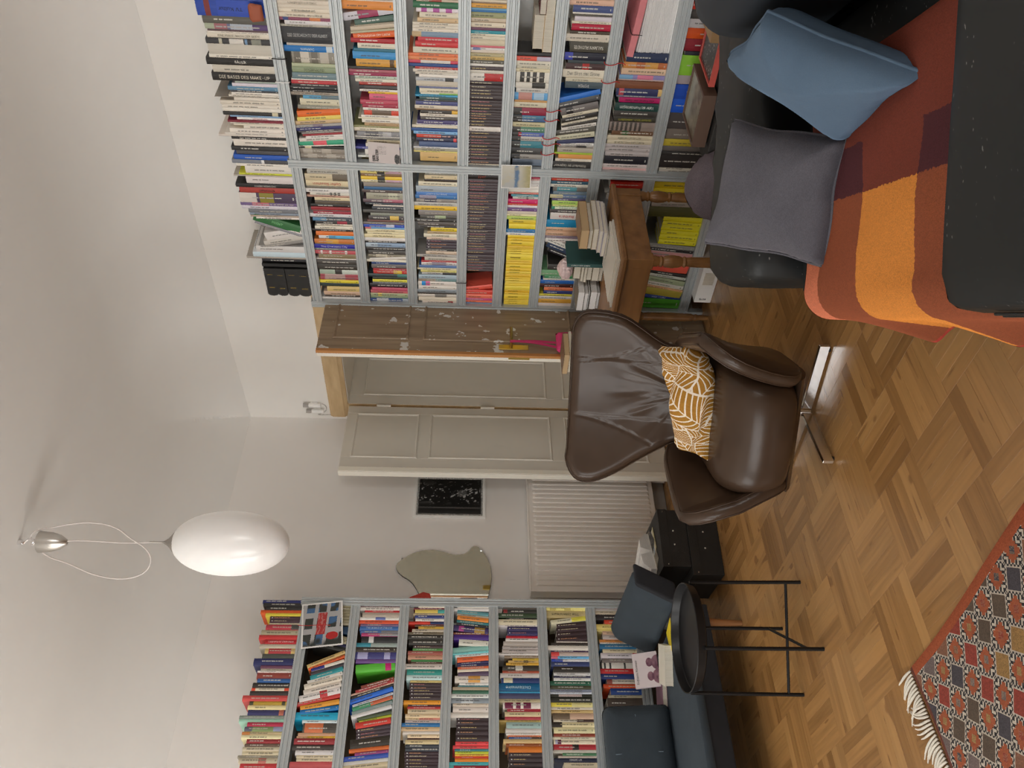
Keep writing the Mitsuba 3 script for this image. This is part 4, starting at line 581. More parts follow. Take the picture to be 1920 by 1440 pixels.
for b in all_books:
    left = b['row'][0] == 'L'; z0 = (ZL if left else ZR)[int(b['row'][1]) - 1] + .0005
    t = max(abs(b['y1'] - b['y0']) * math.cos(b['tilt']) - .0004, .003); h = b['h'] / max(math.cos(b['tilt']), .8)
    gain = GAIN_L if left else GAIN_R
    base = np.clip(lin(b['c']) * gain, 0, .86)
    bands = [(x, y, np.clip(lin(k) * gain, 0, .86)) for x, y, k in b['bands']]
    lum = base.mean(); marks = []
    ink = np.array([.75, .73, .68]) if lum < .16 else np.array([.06, .055, .05]) if lum > .42 else np.array([.55, .52, .46]) * (1 if lum < .28 else .12)
    if b['fl'] == 'tb':
        m = t * .5; k = [(.62, .30, .16), (.62, .48, .22), (.5, .18, .2), (.62, .55, .4)][rnd.randrange(4)]
        marks.append((m - .003, m + .003, .055, .095, np.array([.7, .7, .7])))
        x = .14; e = .45 + .3 * rnd.random()
        while x < e:
            w = .04 + .09 * rnd.random(); marks.append((m - min(.0022, t * .16), m + min(.0022, t * .16), x, min(x + w, e), np.array(k) * .8)); x += w + .015
    elif b['fl'] == 'yb':
        if rnd.random() < .6: marks.append((t * .4, t * .6, .15, .55, np.array([.30, .22, .02])))
    elif (b['row'], b['i']) not in TITLES and t > .008 and rnd.random() < .78:
        x = .08 + .15 * rnd.random(); e = x + .25 + .45 * rnd.random(); m = t * (.42 + .16 * rnd.random()); hw = min(.0032, t * (.12 + .10 * rnd.random()))
        while x < min(e, .93):
            w = .035 + .10 * rnd.random(); marks.append((m - hw, m + hw, x, min(x + w, .95), base * .35 + ink * .65)); x += w + .018
        if rnd.random() < .4: marks.append((t * .35, t * .65, .93, .955, base * .4 + ink * .6))
    d = min(.235, max(.10, h * (.62 + .12 * rnd.random())))
    cov, pages = book_mesh(t, d, h, base, bands, marks, t > .018 and rnd.random() < .55)
    set_back = .006 * rnd.random()
    yc = (b['y0'] + b['y1']) / 2
    # local (depth, thickness, height) -> wall frame; the thickness axis runs along +Y (right bookcase) or +X (left)
    ca, sa = math.cos(b['tilt']), math.sin(b['tilt'])
    al = np.array([1.0, 0, 0]) if left else np.array([0, 1.0, 0]); dp = np.array([0, 1.0, 0]) if left else np.array([1.0, 0, 0])
    th_ax, up = al * ca - Z * sa, al * sa + Z * ca
    M = axes(dp, th_ax, up)
    ctr = al * yc + Z * (z0 + b['h'] / 2 + (t / 2 * abs(sa))) + dp * ((4.628 if left else 3.692) + set_back)
    o = ctr - th_ax * t / 2 - up * h / 2
    cv, cf = xf((cov[0], cov[1]), M, o); pm = xf(pages, M, o)
    if id(b) in chosen:
        cn = colour_name(np.array([int(b['c'][k:k + 2], 16) / 255 for k in (0, 2, 4)]))
        size = ('tall ' if h > .225 else 'small ' if h < .165 else '') + ('thick ' if t > .035 else 'slim ' if t < .014 else '')
        kd = kinds.get(b['fl'], 'book'); place = SH[b['row'][1]]
        if left: cnt, ref, bk = b['i'] + 1, 'radiator end', 'daybed bookcase'
        elif b['row'][0] == 'N': cnt, ref, bk = b['n'] - b['i'], 'middle post towards sofa', 'right bookcase'
        else: cnt, ref, bk = b['i'] + 1, 'middle post towards door', 'right bookcase'
        ttl = TITLES.get((b['row'], b['i']))
        lab = f"{size}{cn} {kd}, {nth(cnt)} from {ref}, {LV[b['row'][1]]} level, {bk}"
        if ttl: lab = f"{size}{cn} {kd} lettered {ttl[0]} on {LV[b['row'][1]]} level, {bk}"
        nm = {'tb': 'paperback', 'yb': 'booklet'}.get(b['fl'], 'book')
        grp = {'tb': 'uniform dark pocket paperbacks', 'yb': 'yellow booklets in a row'}.get(b['fl'], f"books {place.format(bk)}")
        kk = thing(nm, ' '.join(lab.split()), nm if nm != 'paperback' else 'book', grp)
        add('cover', (cv, cf), 'mat_book', kk, color=np.vstack([cov[2]]))
        add('page_block', pm, 'mat_page', kk)
        if ttl:
            txt, way, col = ttl[:3]
            m_ = 'mat_ink_' + col
            if m_ not in scene: mat('ink_' + col, np.clip(lin(col) * gain, 0, .9), .6)
            run, cap = h * .78, min(t * .42, .016)
            ex_, ey_ = (-up, -th_ax if not left else th_ax) if way == 'd' else (up, th_ax if not left else -th_ax)
            if left: ex_, ey_ = (-up, th_ax) if way == 'd' else (up, -th_ax)
            else: ex_, ey_ = (-up, -th_ax) if way == 'd' else (up, th_ax)
            wid = min(run, cap * .72 * len(txt))
            c0 = ctr - dp * (min(.0035, t * .12) + .0006) - ex_ * wid / 2 - ey_ * cap * .4
            m3 = lettering(txt, cap, ex_, ey_, c0, .0004, wid)
            if np.cross(ex_, ey_) @ dp > 0: m3 = (m3[0], m3[1])
            add('title', m3, m_, kk)
    else:
        for vv, ff, cc in ((cv, cf, cov[2]), (pm[0], pm[1], np.tile([.58, .54, .45], (len(pm[0]), 1)))):
            stuff_v.append(vv); stuff_f.append(ff + so); stuff_c.append(cc); so += len(vv)
add('slim_books', (np.vstack(stuff_v), np.vstack(stuff_f)), 'mat_book', color=np.vstack(stuff_c), label='remaining slimmer books between the larger ones on both steel bookcases', cat='books', kind='stuff')

def flat_book(name, label, x0, x1, y0, y1, z0, z1, cover, a=0.0, group=None, cat='book', page='mat_page'):
    """a book lying flat: two covers, a page block between, spine on the far long side"""
    t = thing(name, label, cat, group)
    c = np.array([(x0 + x1) / 2, (y0 + y1) / 2, 0]); R = rotz(a); hx, hy = (x1 - x0) / 2, (y1 - y0) / 2; e = min(.0018, (z1 - z0) * .15)
    cm = join([box(-hx, hx, -hy, hy, z0, z0 + e, 0), box(-hx, hx, -hy, hy, z1 - e, z1, 0), box(hx - e, hx, -hy, hy, z0, z1, 0)])
    cv = xf(cm, R, c)
    add('cover', cv, 'mat_book', t, color=np.tile(lin(cover), (len(cv[0]), 1)))
    add('page_block', xf(box(-hx + .002, hx - e, -hy + .002, hy - .002, z0 + e, z1 - e, 0), R, c), page, t)
    return t
# four black volumes lying on top of the right bookcase
vz = 2.331
for i, hh in enumerate((.068, .064, .058, .06)):
    t = thing('bound_volume', f"black gold-banded volume lying {['lowest', 'second lowest', 'second highest', 'highest'][i]} in the stack above the door end", 'book', 'stack of four black volumes')
    prof = [(.0, 0)] + [(.19 + .018 * math.sin(a), hh * .5 - hh * .5 * math.cos(a)) for a in np.linspace(0, math.pi, 9)] + [(0, hh - .001)]
    off = .006 * (i % 2)
    add('cover', fix(extrude(prof, 0, .17, Y, Z, X, (3.685 + off, 3.215 + off, vz))), 'mat_black', t, smooth=30)
    for yy in (.05, .145): add('gold_band', join([box(3.6835 + off, 3.6855 + off, 3.215 + yy + k * .006, 3.2165 + yy + k * .006, vz + hh * .22, vz + hh * .75, 0) for k in range(2 if yy > .1 else 1)]), 'mat_brass', t)
    vz += hh + .001
t = thing('slipcase', 'flat black case standing upright beside the stack of black volumes', 'box')
add('body', box(3.69, 3.86, 3.185, 3.207, 2.331, 2.585, .003), 'mat_black', t)
# flat stack in the sixth level and the curved pile of white papers
for i, (y0, y1, z0, z1, c, nm) in enumerate([(1.70, 1.875, 1.058, 1.10, 'c0a070', 'tan'), (1.70, 1.86, 1.101, 1.145, 'd8cdb8', 'cream'), (1.56, 1.71, 1.058, 1.095, 'ddd2bc', 'ivory'), (1.56, 1.70, 1.096, 1.125, '5a2020', 'dark red')]):
    flat_book('lying_book', f'{nm} book lying flat on the sixth shelf by the black spine', 3.70, 3.86, y0, y1, z0, z1, c, 0, 'books lying flat on the sixth shelf', page='mat_page')
t = thing('paper_pile', 'sagging pile of white booklets lying under the pink folder', 'papers', kind='stuff')
ms = []
for i in range(17):
    zb = .519 + i * .0082
    yy = np.linspace(1.56, 1.86, 9); sag = .03 * ((yy - 1.56) / .3) ** 2 * (i / 17)
    jit = .006 * rnd.random()
    G = np.stack([np.stack([np.full(9, xx), yy - jit, zb + sag * .55], -1) for xx in (3.70 + jit, 3.93)], 0)
    ms.append(sheet(G, .0078))
add('sheets', join(ms), 'mat_white_page', t)
t = thing('pink_folder', 'dusty pink box folder with elastic cord resting on the white papers', 'folder')
G = np.stack([np.stack([np.full(9, xx), np.linspace(1.56, 1.87, 9), .672 + .024 * np.linspace(0, 1, 9) ** 1.3], -1) for xx in (3.688, 3.93)], 0)
mat('pink_card', (.62, .20, .22), .6)
add('body', sheet(G, .030), 'mat_pink_card', t, smooth=30)
add('elastic', tube([(3.685, 1.765, .655), (3.684, 1.765, .70), (3.70, 1.765, .705), (3.93, 1.76, .706)], .0016, 6), 'mat_black', t)
# cards in front of the shelves
def card(name, label, cat, o, ex, ey, w, h, m, border=None, th=.0012, n_uv=True):
    t = thing(name, label, cat)
    ex, ey, o = (np.asarray(q, float) for q in (ex, ey, o)); n = np.cross(ex, ey)
    v, f = box(0, w, 0, h, -th, 0, 0)
    add('sheet' if border else 'print', xf((v, f), axes(ex, ey, n), o), border or m, t, uv=v[:, :2] / [w, h])
    if border:
        b = .035 * w if w < .4 else .03 * w
        v, f = box(b, w - b, b, h - b, 0, .0006, 0)
        add('print', xf((v, f), axes(ex, ey, n), o), m, t, uv=(v[:, :2] - b) / [w - 2 * b, h - 2 * b])
    return t
def sea(p, n, uv):
    w = fbm(uv.x * 5, uv.y * 7, 2)
    c = mix((.42, .43, .42), (.55, .53, .45), uv.y)
    c = mix(c, (.10, .18, .30), smoothstep(.12, .03, dr.abs(uv.x - .52 + .06 * (w - .5))))
    c = mix(c, (.36, .32, .14), smoothstep(.60, .95, uv.x) * .9)
    return mix(c, (.52, .46, .30), smoothstep(.55, .75, w) * .4)
mat('sea_print', proc(lambda p, n, uv: sea(p, n, mi.Point2f(1 - uv.y, uv.x))), .5)
pc = card('postcard', 'white bordered postcard of a pale seascape pinned to the middle post', 'postcard', (3.655, 2.59, 1.103), (0, -.9995, .02), (0, .02, .9995), .142, .155, 'mat_sea_print', 'mat_white')
def raster(p, n, uv):
    c = mi.Color3f(.60, .54, .53)
    dev = (dr.square((uv.x - .25) / .24) + dr.square((uv.y - .10) / .075) < 1) | ((dr.abs(uv.x - .25) < .2) & (dr.abs(uv.y - .06) < .05))
    c = dr.select(dev, mix((.03, .03, .03), (.12, .12, .12), noise(uv.x * 20, uv.y * 30)), c)
    k = uv.x * 16
    col = (uv.x > .42) & (uv.x < .85) & (uv.y > .42) & (uv.y < .70) & ((k - dr.floor(k)) < .3) & (noise(uv.x * 40, uv.y * 60) > .35)
    return dr.select(col, mi.Color3f(.2, .18, .18), c)
mat('raster_print', proc(raster), .6)
rc = card('exhibition_card', 'white printed card lettered DER RASTER standing against the third shelf books', 'card', (3.668, 2.482, 1.772), (0, -1, 0), (.08, 0, .9968), .118, .158, 'mat_raster_print')
for i, w_ in enumerate(('DER', 'RASTER')): add('title', lettering(w_, .013, (0, -1, 0), (.08, 0, .9968), (3.6655 + .01, 2.473, 1.772 + .125 - i * .017), .0006, None, True), 'mat_text_dark', rc)
def facade(p, n, uv):
    x, y = uv.x - .16 * uv.y, uv.y
    g = dr.abs(x * 3.2 + .3 - dr.floor(x * 3.2 + .3) - .5); k = dr.abs(y * 2.6 + .1 - dr.floor(y * 2.6 + .1) - .5)
    c = dr.select((g < .34) & (k < .33), mix((.03, .035, .03), (.05, .13, .28), smoothstep(.4, .6, noise(x * 5, y * 5, 1))), mi.Color3f(.42, .42, .43))
    red = (x > .28) & (x < .52) & (y > .26) & (y < .78)
    c = dr.select(red, mix((.38, .03, .03), (.50, .16, .15), smoothstep(.6, .7, noise(x * 40, y * 20))), c)
    dark = smoothstep(.30, .12, y + .2 * noise(x * 8, y * 8))
    c = mix(c, (.02, .025, .02), dark)
    return dr.select(dr.square((x - .72) / .16) + dr.square((y - .21) / .09) < 1, mi.Color3f(.45, .015, .015), c)
mat('facade_print', proc(lambda p, n, uv: facade(p, n, mi.Point2f(1 - uv.y, uv.x))), .4)
ph = card('photo_print', 'white bordered photo of a building with red banner hung before left shelf', 'photo', (2.075, 4.598, 2.075), (.988, 0, .12), (-.12, 0, .988), .275, .235, 'mat_facade_print', 'mat_white')
add('red_string', tube(bez([(2.19, 4.60, 2.345), (2.188, 4.597, 2.28), (2.192, 4.597, 2.22), (2.19, 4.597, 2.16)], 8), .0018, 5), 'mat_red_thread', label='red string hanging from the photo of the building', cat='string')
def thread(y, z, ln, lab):
    pts = [(3.70, y, z + .004), (3.672, y + .004, z + .002), (3.671, y + .006, z - .03), (3.672, y - .004, z - .056), (3.674, y + .003, z - .056 - ln)]
    add('red_thread', tube(bez(pts, 12), .0019, 5), 'mat_red_thread', label=lab, cat='thread', group='red threads tied round the shelf edges')
for i, (y, z, ln) in enumerate([(2.20, 1.056, .01), (2.30, 1.056, .02), (2.335, 1.056, .03), (2.39, 1.056, .012), (2.15, .802 + .254, .015), (1.90, .802, .035), (1.99, .802, .02)]):
    thread(y, z, ln, f"red thread tied round the shelf edge, {nth(i + 1) if i < 5 else ['first', 'second'][i - 5]} on the {'sixth' if i < 5 else 'seventh'} shelf lip")
for y, z, c, lab in [(1.945, 2.328, 'mat_black', 'black cable tie round the top shelf edge near the sofa'), (2.06, 2.328, 'mat_white', 'clear cable tie round the top shelf edge before the make-up book'), (3.27, 1.484, 'mat_black', 'black cable tie round the fourth shelf edge by the door')]:
    add('cable_tie', tube([(3.671, y, z + .003), (3.669, y, z - .03), (3.671, y, z - .059), (3.70, y + .012, z - .059), (3.70, y + .012, z + .003)], .0022, 6, True), c, label=lab, cat='cable tie')
add('leather_pouch', fix(puffy([(-.035, 0), (.035, 0), (.042, .05), (.03, .062), (-.03, .062), (-.042, .05)], lambda a, b: np.stack([np.full_like(a, 3.668), 1.735 - a, 2.335 + b], -1), .03, .02, .01)[0]), 'mat_terracotta', smooth=40, label='terracotta leather pouch in front of the large blue book', cat='pouch')

# ---------------------------------------------------------------- things on the radiator wall
t = thing('mirror', 'wavy edged frameless mirror on the grey wall above the radiator end', 'mirror')
mo = bez([(2.749, 1.84), (2.80, 1.80), (2.85, 1.72), (2.868, 1.642), (2.862, 1.56), (2.836, 1.47), (2.838, 1.42), (2.862, 1.375), (2.905, 1.333), (2.875, 1.29), (2.80, 1.245), (2.723, 1.225), (2.62, 1.228), (2.52, 1.25), (2.42, 1.30), (2.38, 1.45), (2.45, 1.60), (2.55, 1.68), (2.64, 1.74), (2.69, 1.81)], 90, True)
add('glass', fix(extrude(mo, 0, .004, X, Z, -Y, (0, YB - .012, 0))), 'mat_mirror', t)
add('backing', fix(extrude(np.array(sg.Polygon(mo).buffer(.0015).exterior.coords)[:-1], 0, .006, X, Z, -Y, (0, YB - .006, 0))), 'mat_black', t)
add('clip', lathe([(.006, 0), (.006, .02)], 10, (0, 0, 0)) if 0 else box(2.80, 2.812, YB - .022, YB - .008, 1.80, 1.812), 'mat_chrome', t)
add('clip', box(2.862, 2.874, YB - .022, YB - .008, 1.285, 1.297), 'mat_chrome', t)
t = thing('wall_picture', 'black and white photograph in a narrow white frame beside the door leaf', 'picture')
add('frame', frame_ring(.345, .49, [(0, 0), (0, .018), (.012, .018), (.012, .008), (.03, .008), (.03, 0)], X, Z, -Y, (3.125, YB - .001, 1.264)), 'mat_white', t)
def nightshot(p, n, uv):
    a = noise(uv.x * 26, uv.y * 44, 3); b = noise(uv.x * 60 + uv.y * 40, uv.y * 14, 6)
    band = smoothstep(.25, .45, uv.x) * smoothstep(.98, .55, uv.x)
    c = mix((.006, .006, .006), (.42, .42, .42), smoothstep(.70, .82, a * .6 + b * .45) * band)
    c = mix(c, (.14, .14, .14), smoothstep(.62, .72, noise(uv.x * 7, uv.y * 6, 9)) * band * .6)
    return dr.select(dr.abs(uv.x - .2) < .02, mi.Color3f(.06, .06, .06), c)
mat('night_print', proc(nightshot), .25)
v, f = box(3.143, 3.453, YB - .009, YB - .004, 1.282, 1.736, 0)
add('print', (v, f), 'mat_night_print', t, uv=np.stack([(v[:, 0] - 3.143) / .31, (v[:, 2] - 1.282) / .454], -1))
t = thing('red_pennant', 'red paper fan with white letters fixed to the left bookcase end', 'paper fan')
mat('red_paper', (.45, .035, .02), .6)
add('sheet', fix(extrude([(0, 0), (.075, .02), (.085, .06), (.05, .14), (.03, .17), (-.01, .175)], 0, .0015, X, Z, -Y, (2.385, 4.72, 1.585))), 'mat_red_paper', t)
add('lettering', lettering('HE', .028, (0, 0, -1), (1, 0, 0), (2.388, 4.7185, 1.69), .001, None, True), 'mat_white', t)
for i, (y, z) in enumerate(((4.735, 2.52), (4.80, 2.505))):
    t = thing('junction_lamp', f"small white tube light with dark cap above the door casing, {['nearer the casing', 'nearer the room corner'][i]}", 'light')
    add('tube', tube([(XW - .028, y, z - .055), (XW - .028, y, z + .03)], .016, 14), 'mat_white', t, smooth=40)
    add('cap', tube([(XW - .028, y, z + .031), (XW - .028, y, z + .07)], .015, 14), 'mat_grey_paint', t, smooth=40)
    add('bracket', box(XW - .014, XW, y - .008, y + .008, z - .03, z + .02), 'mat_white', t)
add('wire', tube(bez([(XW - .01, 4.735, 2.46), (XW - .01, 4.76, 2.435), (XW - .008, 4.84, 2.46), (XW - .008, 4.862, 2.50), (XW - .006, 4.865, 2.42), (XW - .006, 4.862, 2.30)], 24), .002, 6), 'mat_grey_paint', label='thin wire running from the tube lights to the door casing', cat='wire')

# ---------------------------------------------------------------- pendant lamp
lp = thing('pendant_lamp', 'large egg shaped white glass pendant lamp hanging before the corner', 'lamp')
LX, LY = 2.07, 3.50
prof = [(.150 * math.sin(a) ** .93 if 0 < a < math.pi else .0, -.268 * math.cos(a)) for a in np.linspace(0, math.pi, 44)]
add('glass_shade', lathe(prof, 56, (LX, LY, 2.489)), 'mat_shade', lp, smooth=True)
add('socket_cap', lathe([(.004, .335), (.005, .31), (.018, .285), (.045, .262), (.066, .236), (.063, .232)], 32, (LX, LY, 2.489)), 'mat_brushed', lp, smooth=40)
r0 = np.array([math.cos(YAW), -math.sin(YAW), 0])
hk = np.array([2.06, 3.5, 3.40]); W_ = lambda a, z: np.array([2.06, 3.5, 0]) + r0 * a + Z * z
add('cord', tube(bez([W_(.008, 3.235), W_(.010, 3.1), W_(.004, 2.95), (LX, LY, 2.82), (LX, LY, 2.80)], 24), .0032, 8), 'mat_cable', lp, smooth=True)
add('cord_sleeve', tube([(LX, LY, 2.86), (LX, LY, 2.80)], .005, 10), 'mat_brushed', lp)
add('cable_loop', tube(bez([W_(.010, 3.395), W_(.035, 3.392), W_(.066, 3.318), W_(.090, 3.20), W_(.093, 3.091), W_(.060, 2.99), W_(.025, 2.945), W_(-.030, 2.868), W_(-.067, 2.851), W_(-.120, 2.868), W_(-.152, 2.92), W_(-.159, 3.037), W_(-.128, 3.15), W_(-.088, 3.243), W_(-.045, 3.34), W_(-.012, 3.36), W_(.006, 3.34)], 90), .0036, 8), 'mat_cable', lp, smooth=True)
add('canopy_cup', lathe([(.006, 3.228), (.014, 3.232), (.034, 3.262), (.045, 3.30), (.050, 3.352), (.047, 3.353), (.03, 3.33)], 32, (2.062, 3.497, 0)), 'mat_brushed', lp, smooth=40)
add('hook', join([tube(bez([W_(0, 3.455), W_(0, 3.42), W_(.018, 3.395), W_(.006, 3.376), W_(-.012, 3.39)], 16), .005, 8), tube(bez([W_(-.008, 3.385), W_(.012, 3.372), W_(.010, 3.345), W_(-.006, 3.345)], 12, True), .0035, 8, True), lathe([(.012, 3.43), (.012, 3.447)], 14, (2.06, 3.5, 0))]), 'mat_chrome', lp, smooth=40)
# the room's second lamp: a lit globe behind the camera
lg = thing('globe_lamp', 'lit opal globe pendant behind the camera', 'lamp')
gl = trimesh.creation.icosphere(3, .19)
add('globe', {**mikit.ply((np.asarray(gl.vertices) + [.5, -1.2, 2.55], gl.faces), 'mat_white', True), 'emitter': {'type': 'area', 'radiance': {'type': 'rgb', 'value': LAMP_LIGHT}}}, None, lg)
add('cord', tube([(.5, -1.2, 2.73), (.5, -1.2, 3.45)], .004), 'mat_cable', lg)

tc = thing('torchiere', 'uplighter floor lamp with shallow metal bowl beside the left bookcase', 'lamp')
add('pole', tube([(-.85, 4.05, .02), (-.85, 4.05, 1.86)], .012), 'mat_brushed', tc, smooth=40)
add('foot', lathe([(.14, 0), (.14, .015), (.02, .03)], 32, (-.85, 4.05, 0)), 'mat_brushed', tc)
add('bowl', lathe([(.02, 1.84), (.10, 1.86), (.17, 1.92), (.175, 1.935), (.168, 1.935), (.10, 1.872), (.02, 1.86)], 40, (-.85, 4.05, 0)), 'mat_brushed', tc, smooth=40)
g_ = np.arange(24) * 2 * np.pi / 24
add('bulb', {**mikit.ply((np.vstack([np.stack([-.85 + .12 * np.cos(g_), 4.05 + .12 * np.sin(g_), 1.90 + 0 * g_], 1), [[-.85, 4.05, 1.90]]]), np.array([[k, (k + 1) % 24, 24] for k in range(24)])), 'mat_white'), 'emitter': {'type': 'area', 'radiance': {'type': 'rgb', 'value': TORCH_LIGHT}}}, None, tc)

# ---------------------------------------------------------------- brown leather swivel armchair
ch = thing('swivel_armchair', 'brown leather wing armchair with flared back on a chrome star base', 'armchair')
CC = np.array([2.175, 2.575, 0.0]); fa = math.radians(17)
vw = np.array([math.sin(YAW), math.cos(YAW), 0])
CF = -vw * math.cos(fa) - r0 * math.sin(fa)              # the way the chair faces
CX = np.array([-CF[1], CF[0], 0]) * 1.0                   # to the right of somebody looking at its front
if CX @ r0 < 0: CX = -CX
cp = lambda x, y, z: CC + np.multiply.outer(x, CX) + np.multiply.outer(y, CF) + np.multiply.outer(z, Z)
BACK = [(-0.2926, 0.3445), (-0.2265, 0.3455), (-0.1406, 0.3471), (-0.0545, 0.3486), (0.0337, 0.3498), (0.1196, 0.3509), (0.1872, 0.3511), (0.2263, 0.3507), (0.2461, 0.3494), (0.263, 0.3463), (0.2823, 0.3408), (0.2981, 0.3334), (0.3114, 0.324), (0.323, 0.3127), (0.3317, 0.2996), (0.3378, 0.2824), (0.3408, 0.2583), (0.341, 0.2308), (0.3392, 0.2032), (0.3357, 0.1757), (0.3303, 0.1489), (0.3223, 0.1232), (0.3107, 0.099), (0.2969, 0.0766), (0.2817, 0.0528), (0.2633, 0.025), (0.2441, -0.0033), (0.2283, -0.03), (0.2178, -0.052), (0.2111, -0.0718), (0.2062, -0.0987), (0.2057, -0.1389), (0.207, -0.185), (0.2012, -0.2316), (0.1897, -0.2825), (0.1713, -0.3324), (0.1321, -0.3703), (0.0509, -0.3944), (-0.0484, -0.4057), (-0.1264, -0.3999), (-0.1648, -0.3687), (-0.1811, -0.3212), (-0.1935, -0.2727), (-0.2065, -0.2232), (-0.2151, -0.174), (-0.2232, -0.1345), (-0.2307, -0.1127), (-0.2375, -0.101), (-0.2486, -0.0839), (-0.2672, -0.0538), (-0.2895, -0.0192), (-0.3124, 0.0154), (-0.3368, 0.0498), (-0.3611, 0.0834), (-0.3826, 0.1161), (-0.4012, 0.1489), (-0.4165, 0.1799), (-0.4269, 0.2086), (-0.4319, 0.2357), (-0.432, 0.2597), (-0.4275, 0.2809), (-0.417, 0.2995), (-0.4022, 0.3147), (-0.386, 0.327), (-0.3678, 0.3366), (-0.3487, 0.3431), (-0.3314, 0.3471), (-0.3246, 0.3476), (-0.3196, 0.3457)]
bo = cp(0.0, -.24, .62); bt = math.radians(13)
bup = -CF * math.sin(bt) + Z * math.cos(bt); bn = CF * math.cos(bt) + Z * math.sin(bt)
def back_map(a, b): return bo + np.multiply.outer(a, CX) + np.multiply.outer(b, bup) + np.multiply.outer(.42 * a ** 2 - .02 + .30 * np.maximum(b - .22, 0) ** 2 + .10 * np.minimum(b + .05, 0) ** 2, bn)
def creases(a, b, d):
    x, y = a - .0, b + .10
    ang = np.arctan2(x, y + .05); rr = np.hypot(x, y + .05)
    w = np.exp(-((rr - .16) / .13) ** 2)
    c = (meshkit.fbm(np.stack([ang * 3.1 + 4, rr * 1.8, rr * 0], -1), 3) - .5) * .034 * w
    seam = np.abs(np.abs(a + .01) - (.125 + .60 * np.maximum(.34 - b, 0) ** 1.7))
    return c - .0045 * np.exp(-(seam / .0035) ** 2) * (b > -.03) + .004 * (np.abs(a) < .13)
m, uv = puffy(BACK, back_map, .075, .045, .0095, creases)
add('backrest', m, 'mat_brown_leather', ch, smooth=True)
ol = np.array(sg.Polygon(BACK).buffer(-.007).exterior.coords)[:-1]
pl = back_map(ol[:, 0], ol[:, 1]) + np.multiply.outer(np.full(len(ol), .0215), bn)
add('back_piping', tube(pl, .0024, 6, True), 'mat_brown_leather', ch, smooth=True)
# seat roll
sp = bez([(-.24, .40), (-.1, .425), (.06, .43), (.19, .415), (.265, .365), (.292, .30), (.288, .235), (.25, .178), (.18, .155), (0, .16), (-.2, .20), (-.27, .30)], 48, True)
ctr = sp.mean(0); rows = []
for x in np.concatenate([-np.cos(np.linspace(0, math.pi / 2, 10)), np.linspace(0, 1, 9)[1:] * 0 + 0, np.sin(np.linspace(0, math.pi / 2, 10))[1:]]):
    rows.append(x)
rows = np.unique(np.round(np.concatenate([-np.sin(np.linspace(0, math.pi / 2, 12)), np.sin(np.linspace(0, math.pi / 2, 12))]), 5))
SV = []
for x in rows:
    k = max(1 - abs(x) ** 7, 0) ** (1 / 4) * (1 - .04 * x * x)
    q = ctr + (sp - ctr) * max(k, .02)
    wb = .252
    zfac = (q[:, 1] - .16) / .27
    SV.append(cp(x * (wb - .02 * (1 - np.clip(zfac, 0, 1))) - .028, q[:, 0] + .035, q[:, 1] + .006 * x * x))
SV = np.array(SV); n_, m_ = SV.shape[:2]
f = [[i * m_ + j, (i + 1) * m_ + j, (i + 1) * m_ + (j + 1) % m_, i * m_ + (j + 1) % m_] for i in range(n_ - 1) for j in range(m_)]
f = np.array(f)
seat = (SV.reshape(-1, 3), np.vstack([f[:, [0, 1, 2]], f[:, [0, 2, 3]]]))
seat = (np.vstack([seat[0], SV[0].mean(0), SV[-1].mean(0)]), np.vstack([seat[1], [[(j + 1) % m_, j, n_ * m_] for j in range(m_)], [[(n_ - 1) * m_ + j, (n_ - 1) * m_ + (j + 1) % m_, n_ * m_ + 1] for j in range(m_)]]))
if trimesh.Trimesh(*seat, process=False).volume < 0: seat = (seat[0], seat[1][:, ::-1])
add('seat_cushion', seat, 'mat_brown_leather', ch, smooth=True)
# arms: curved shells that lean outwards
ARM = bez([(-.29, .20), (-.30, .34), (-.27, .47), (-.20, .535), (-.05, .56), (.12, .565), (.24, .545), (.305, .48), (.32, .38), (.31, .27), (.28, .19), (.2, .15), (0, .14), (-.2, .15)], 70, True)
for s in (-1, 1):
    def arm_map(a, b, s=s):
        out = .255 + .13 * np.clip((b - .15) / .4, 0, 1) ** 1.3 * np.clip((a + .30) / .5, 0, 1) - .05 * np.clip((-a - .02) / .28, 0, 1) ** 1.5 - .03 * np.clip((a - .2) / .12, 0, 1) ** 2
        if s < 0: out = out - .05 * np.clip((.36 - b) / .2, 0, 1)
        return cp(s * out - (.045 if s > 0 else 0), a, b)
    m, uv = puffy(ARM, arm_map, .062, .032, .011)
    if trimesh.Trimesh(*m, process=False).volume < 0: m = (m[0], m[1][:, ::-1])
    add('armrest', m, 'mat_brown_leather', ch, smooth=True)
    ol = np.array(sg.Polygon(ARM).buffer(-.010).exterior.coords)[:-1][::2]
    q = arm_map(ol[:, 0], ol[:, 1]); e = 1e-3
    N = np.cross(arm_map(ol[:, 0] + e, ol[:, 1]) - q, arm_map(ol[:, 0], ol[:, 1] + e) - q); N /= np.linalg.norm(N, axis=1, keepdims=True)
    for k in (1, -1): add('arm_piping', tube(q + N * .0235 * k, .0032, 6, True), 'mat_brown_leather', ch, smooth=True)
und = bez([(-.30, .30), (-.31, .42), (-.27, .44), (-.24, .30), (-.15, .20), (.2, .175), (.26, .17), (.22, .14), (-.1, .14), (-.25, .20)], 40, True)
m_u = fix(extrude(und, -.245, .205, CF, Z, CX, CC))
add('seat_shell', m_u, 'mat_brown_leather', ch, smooth=50)
add('column', lathe([(.021, .0), (.021, .10), (.017, .10), (.017, .17), (.06, .165), (.06, .175)], 24, CC + Z * .012), 'mat_chrome', ch, smooth=40)
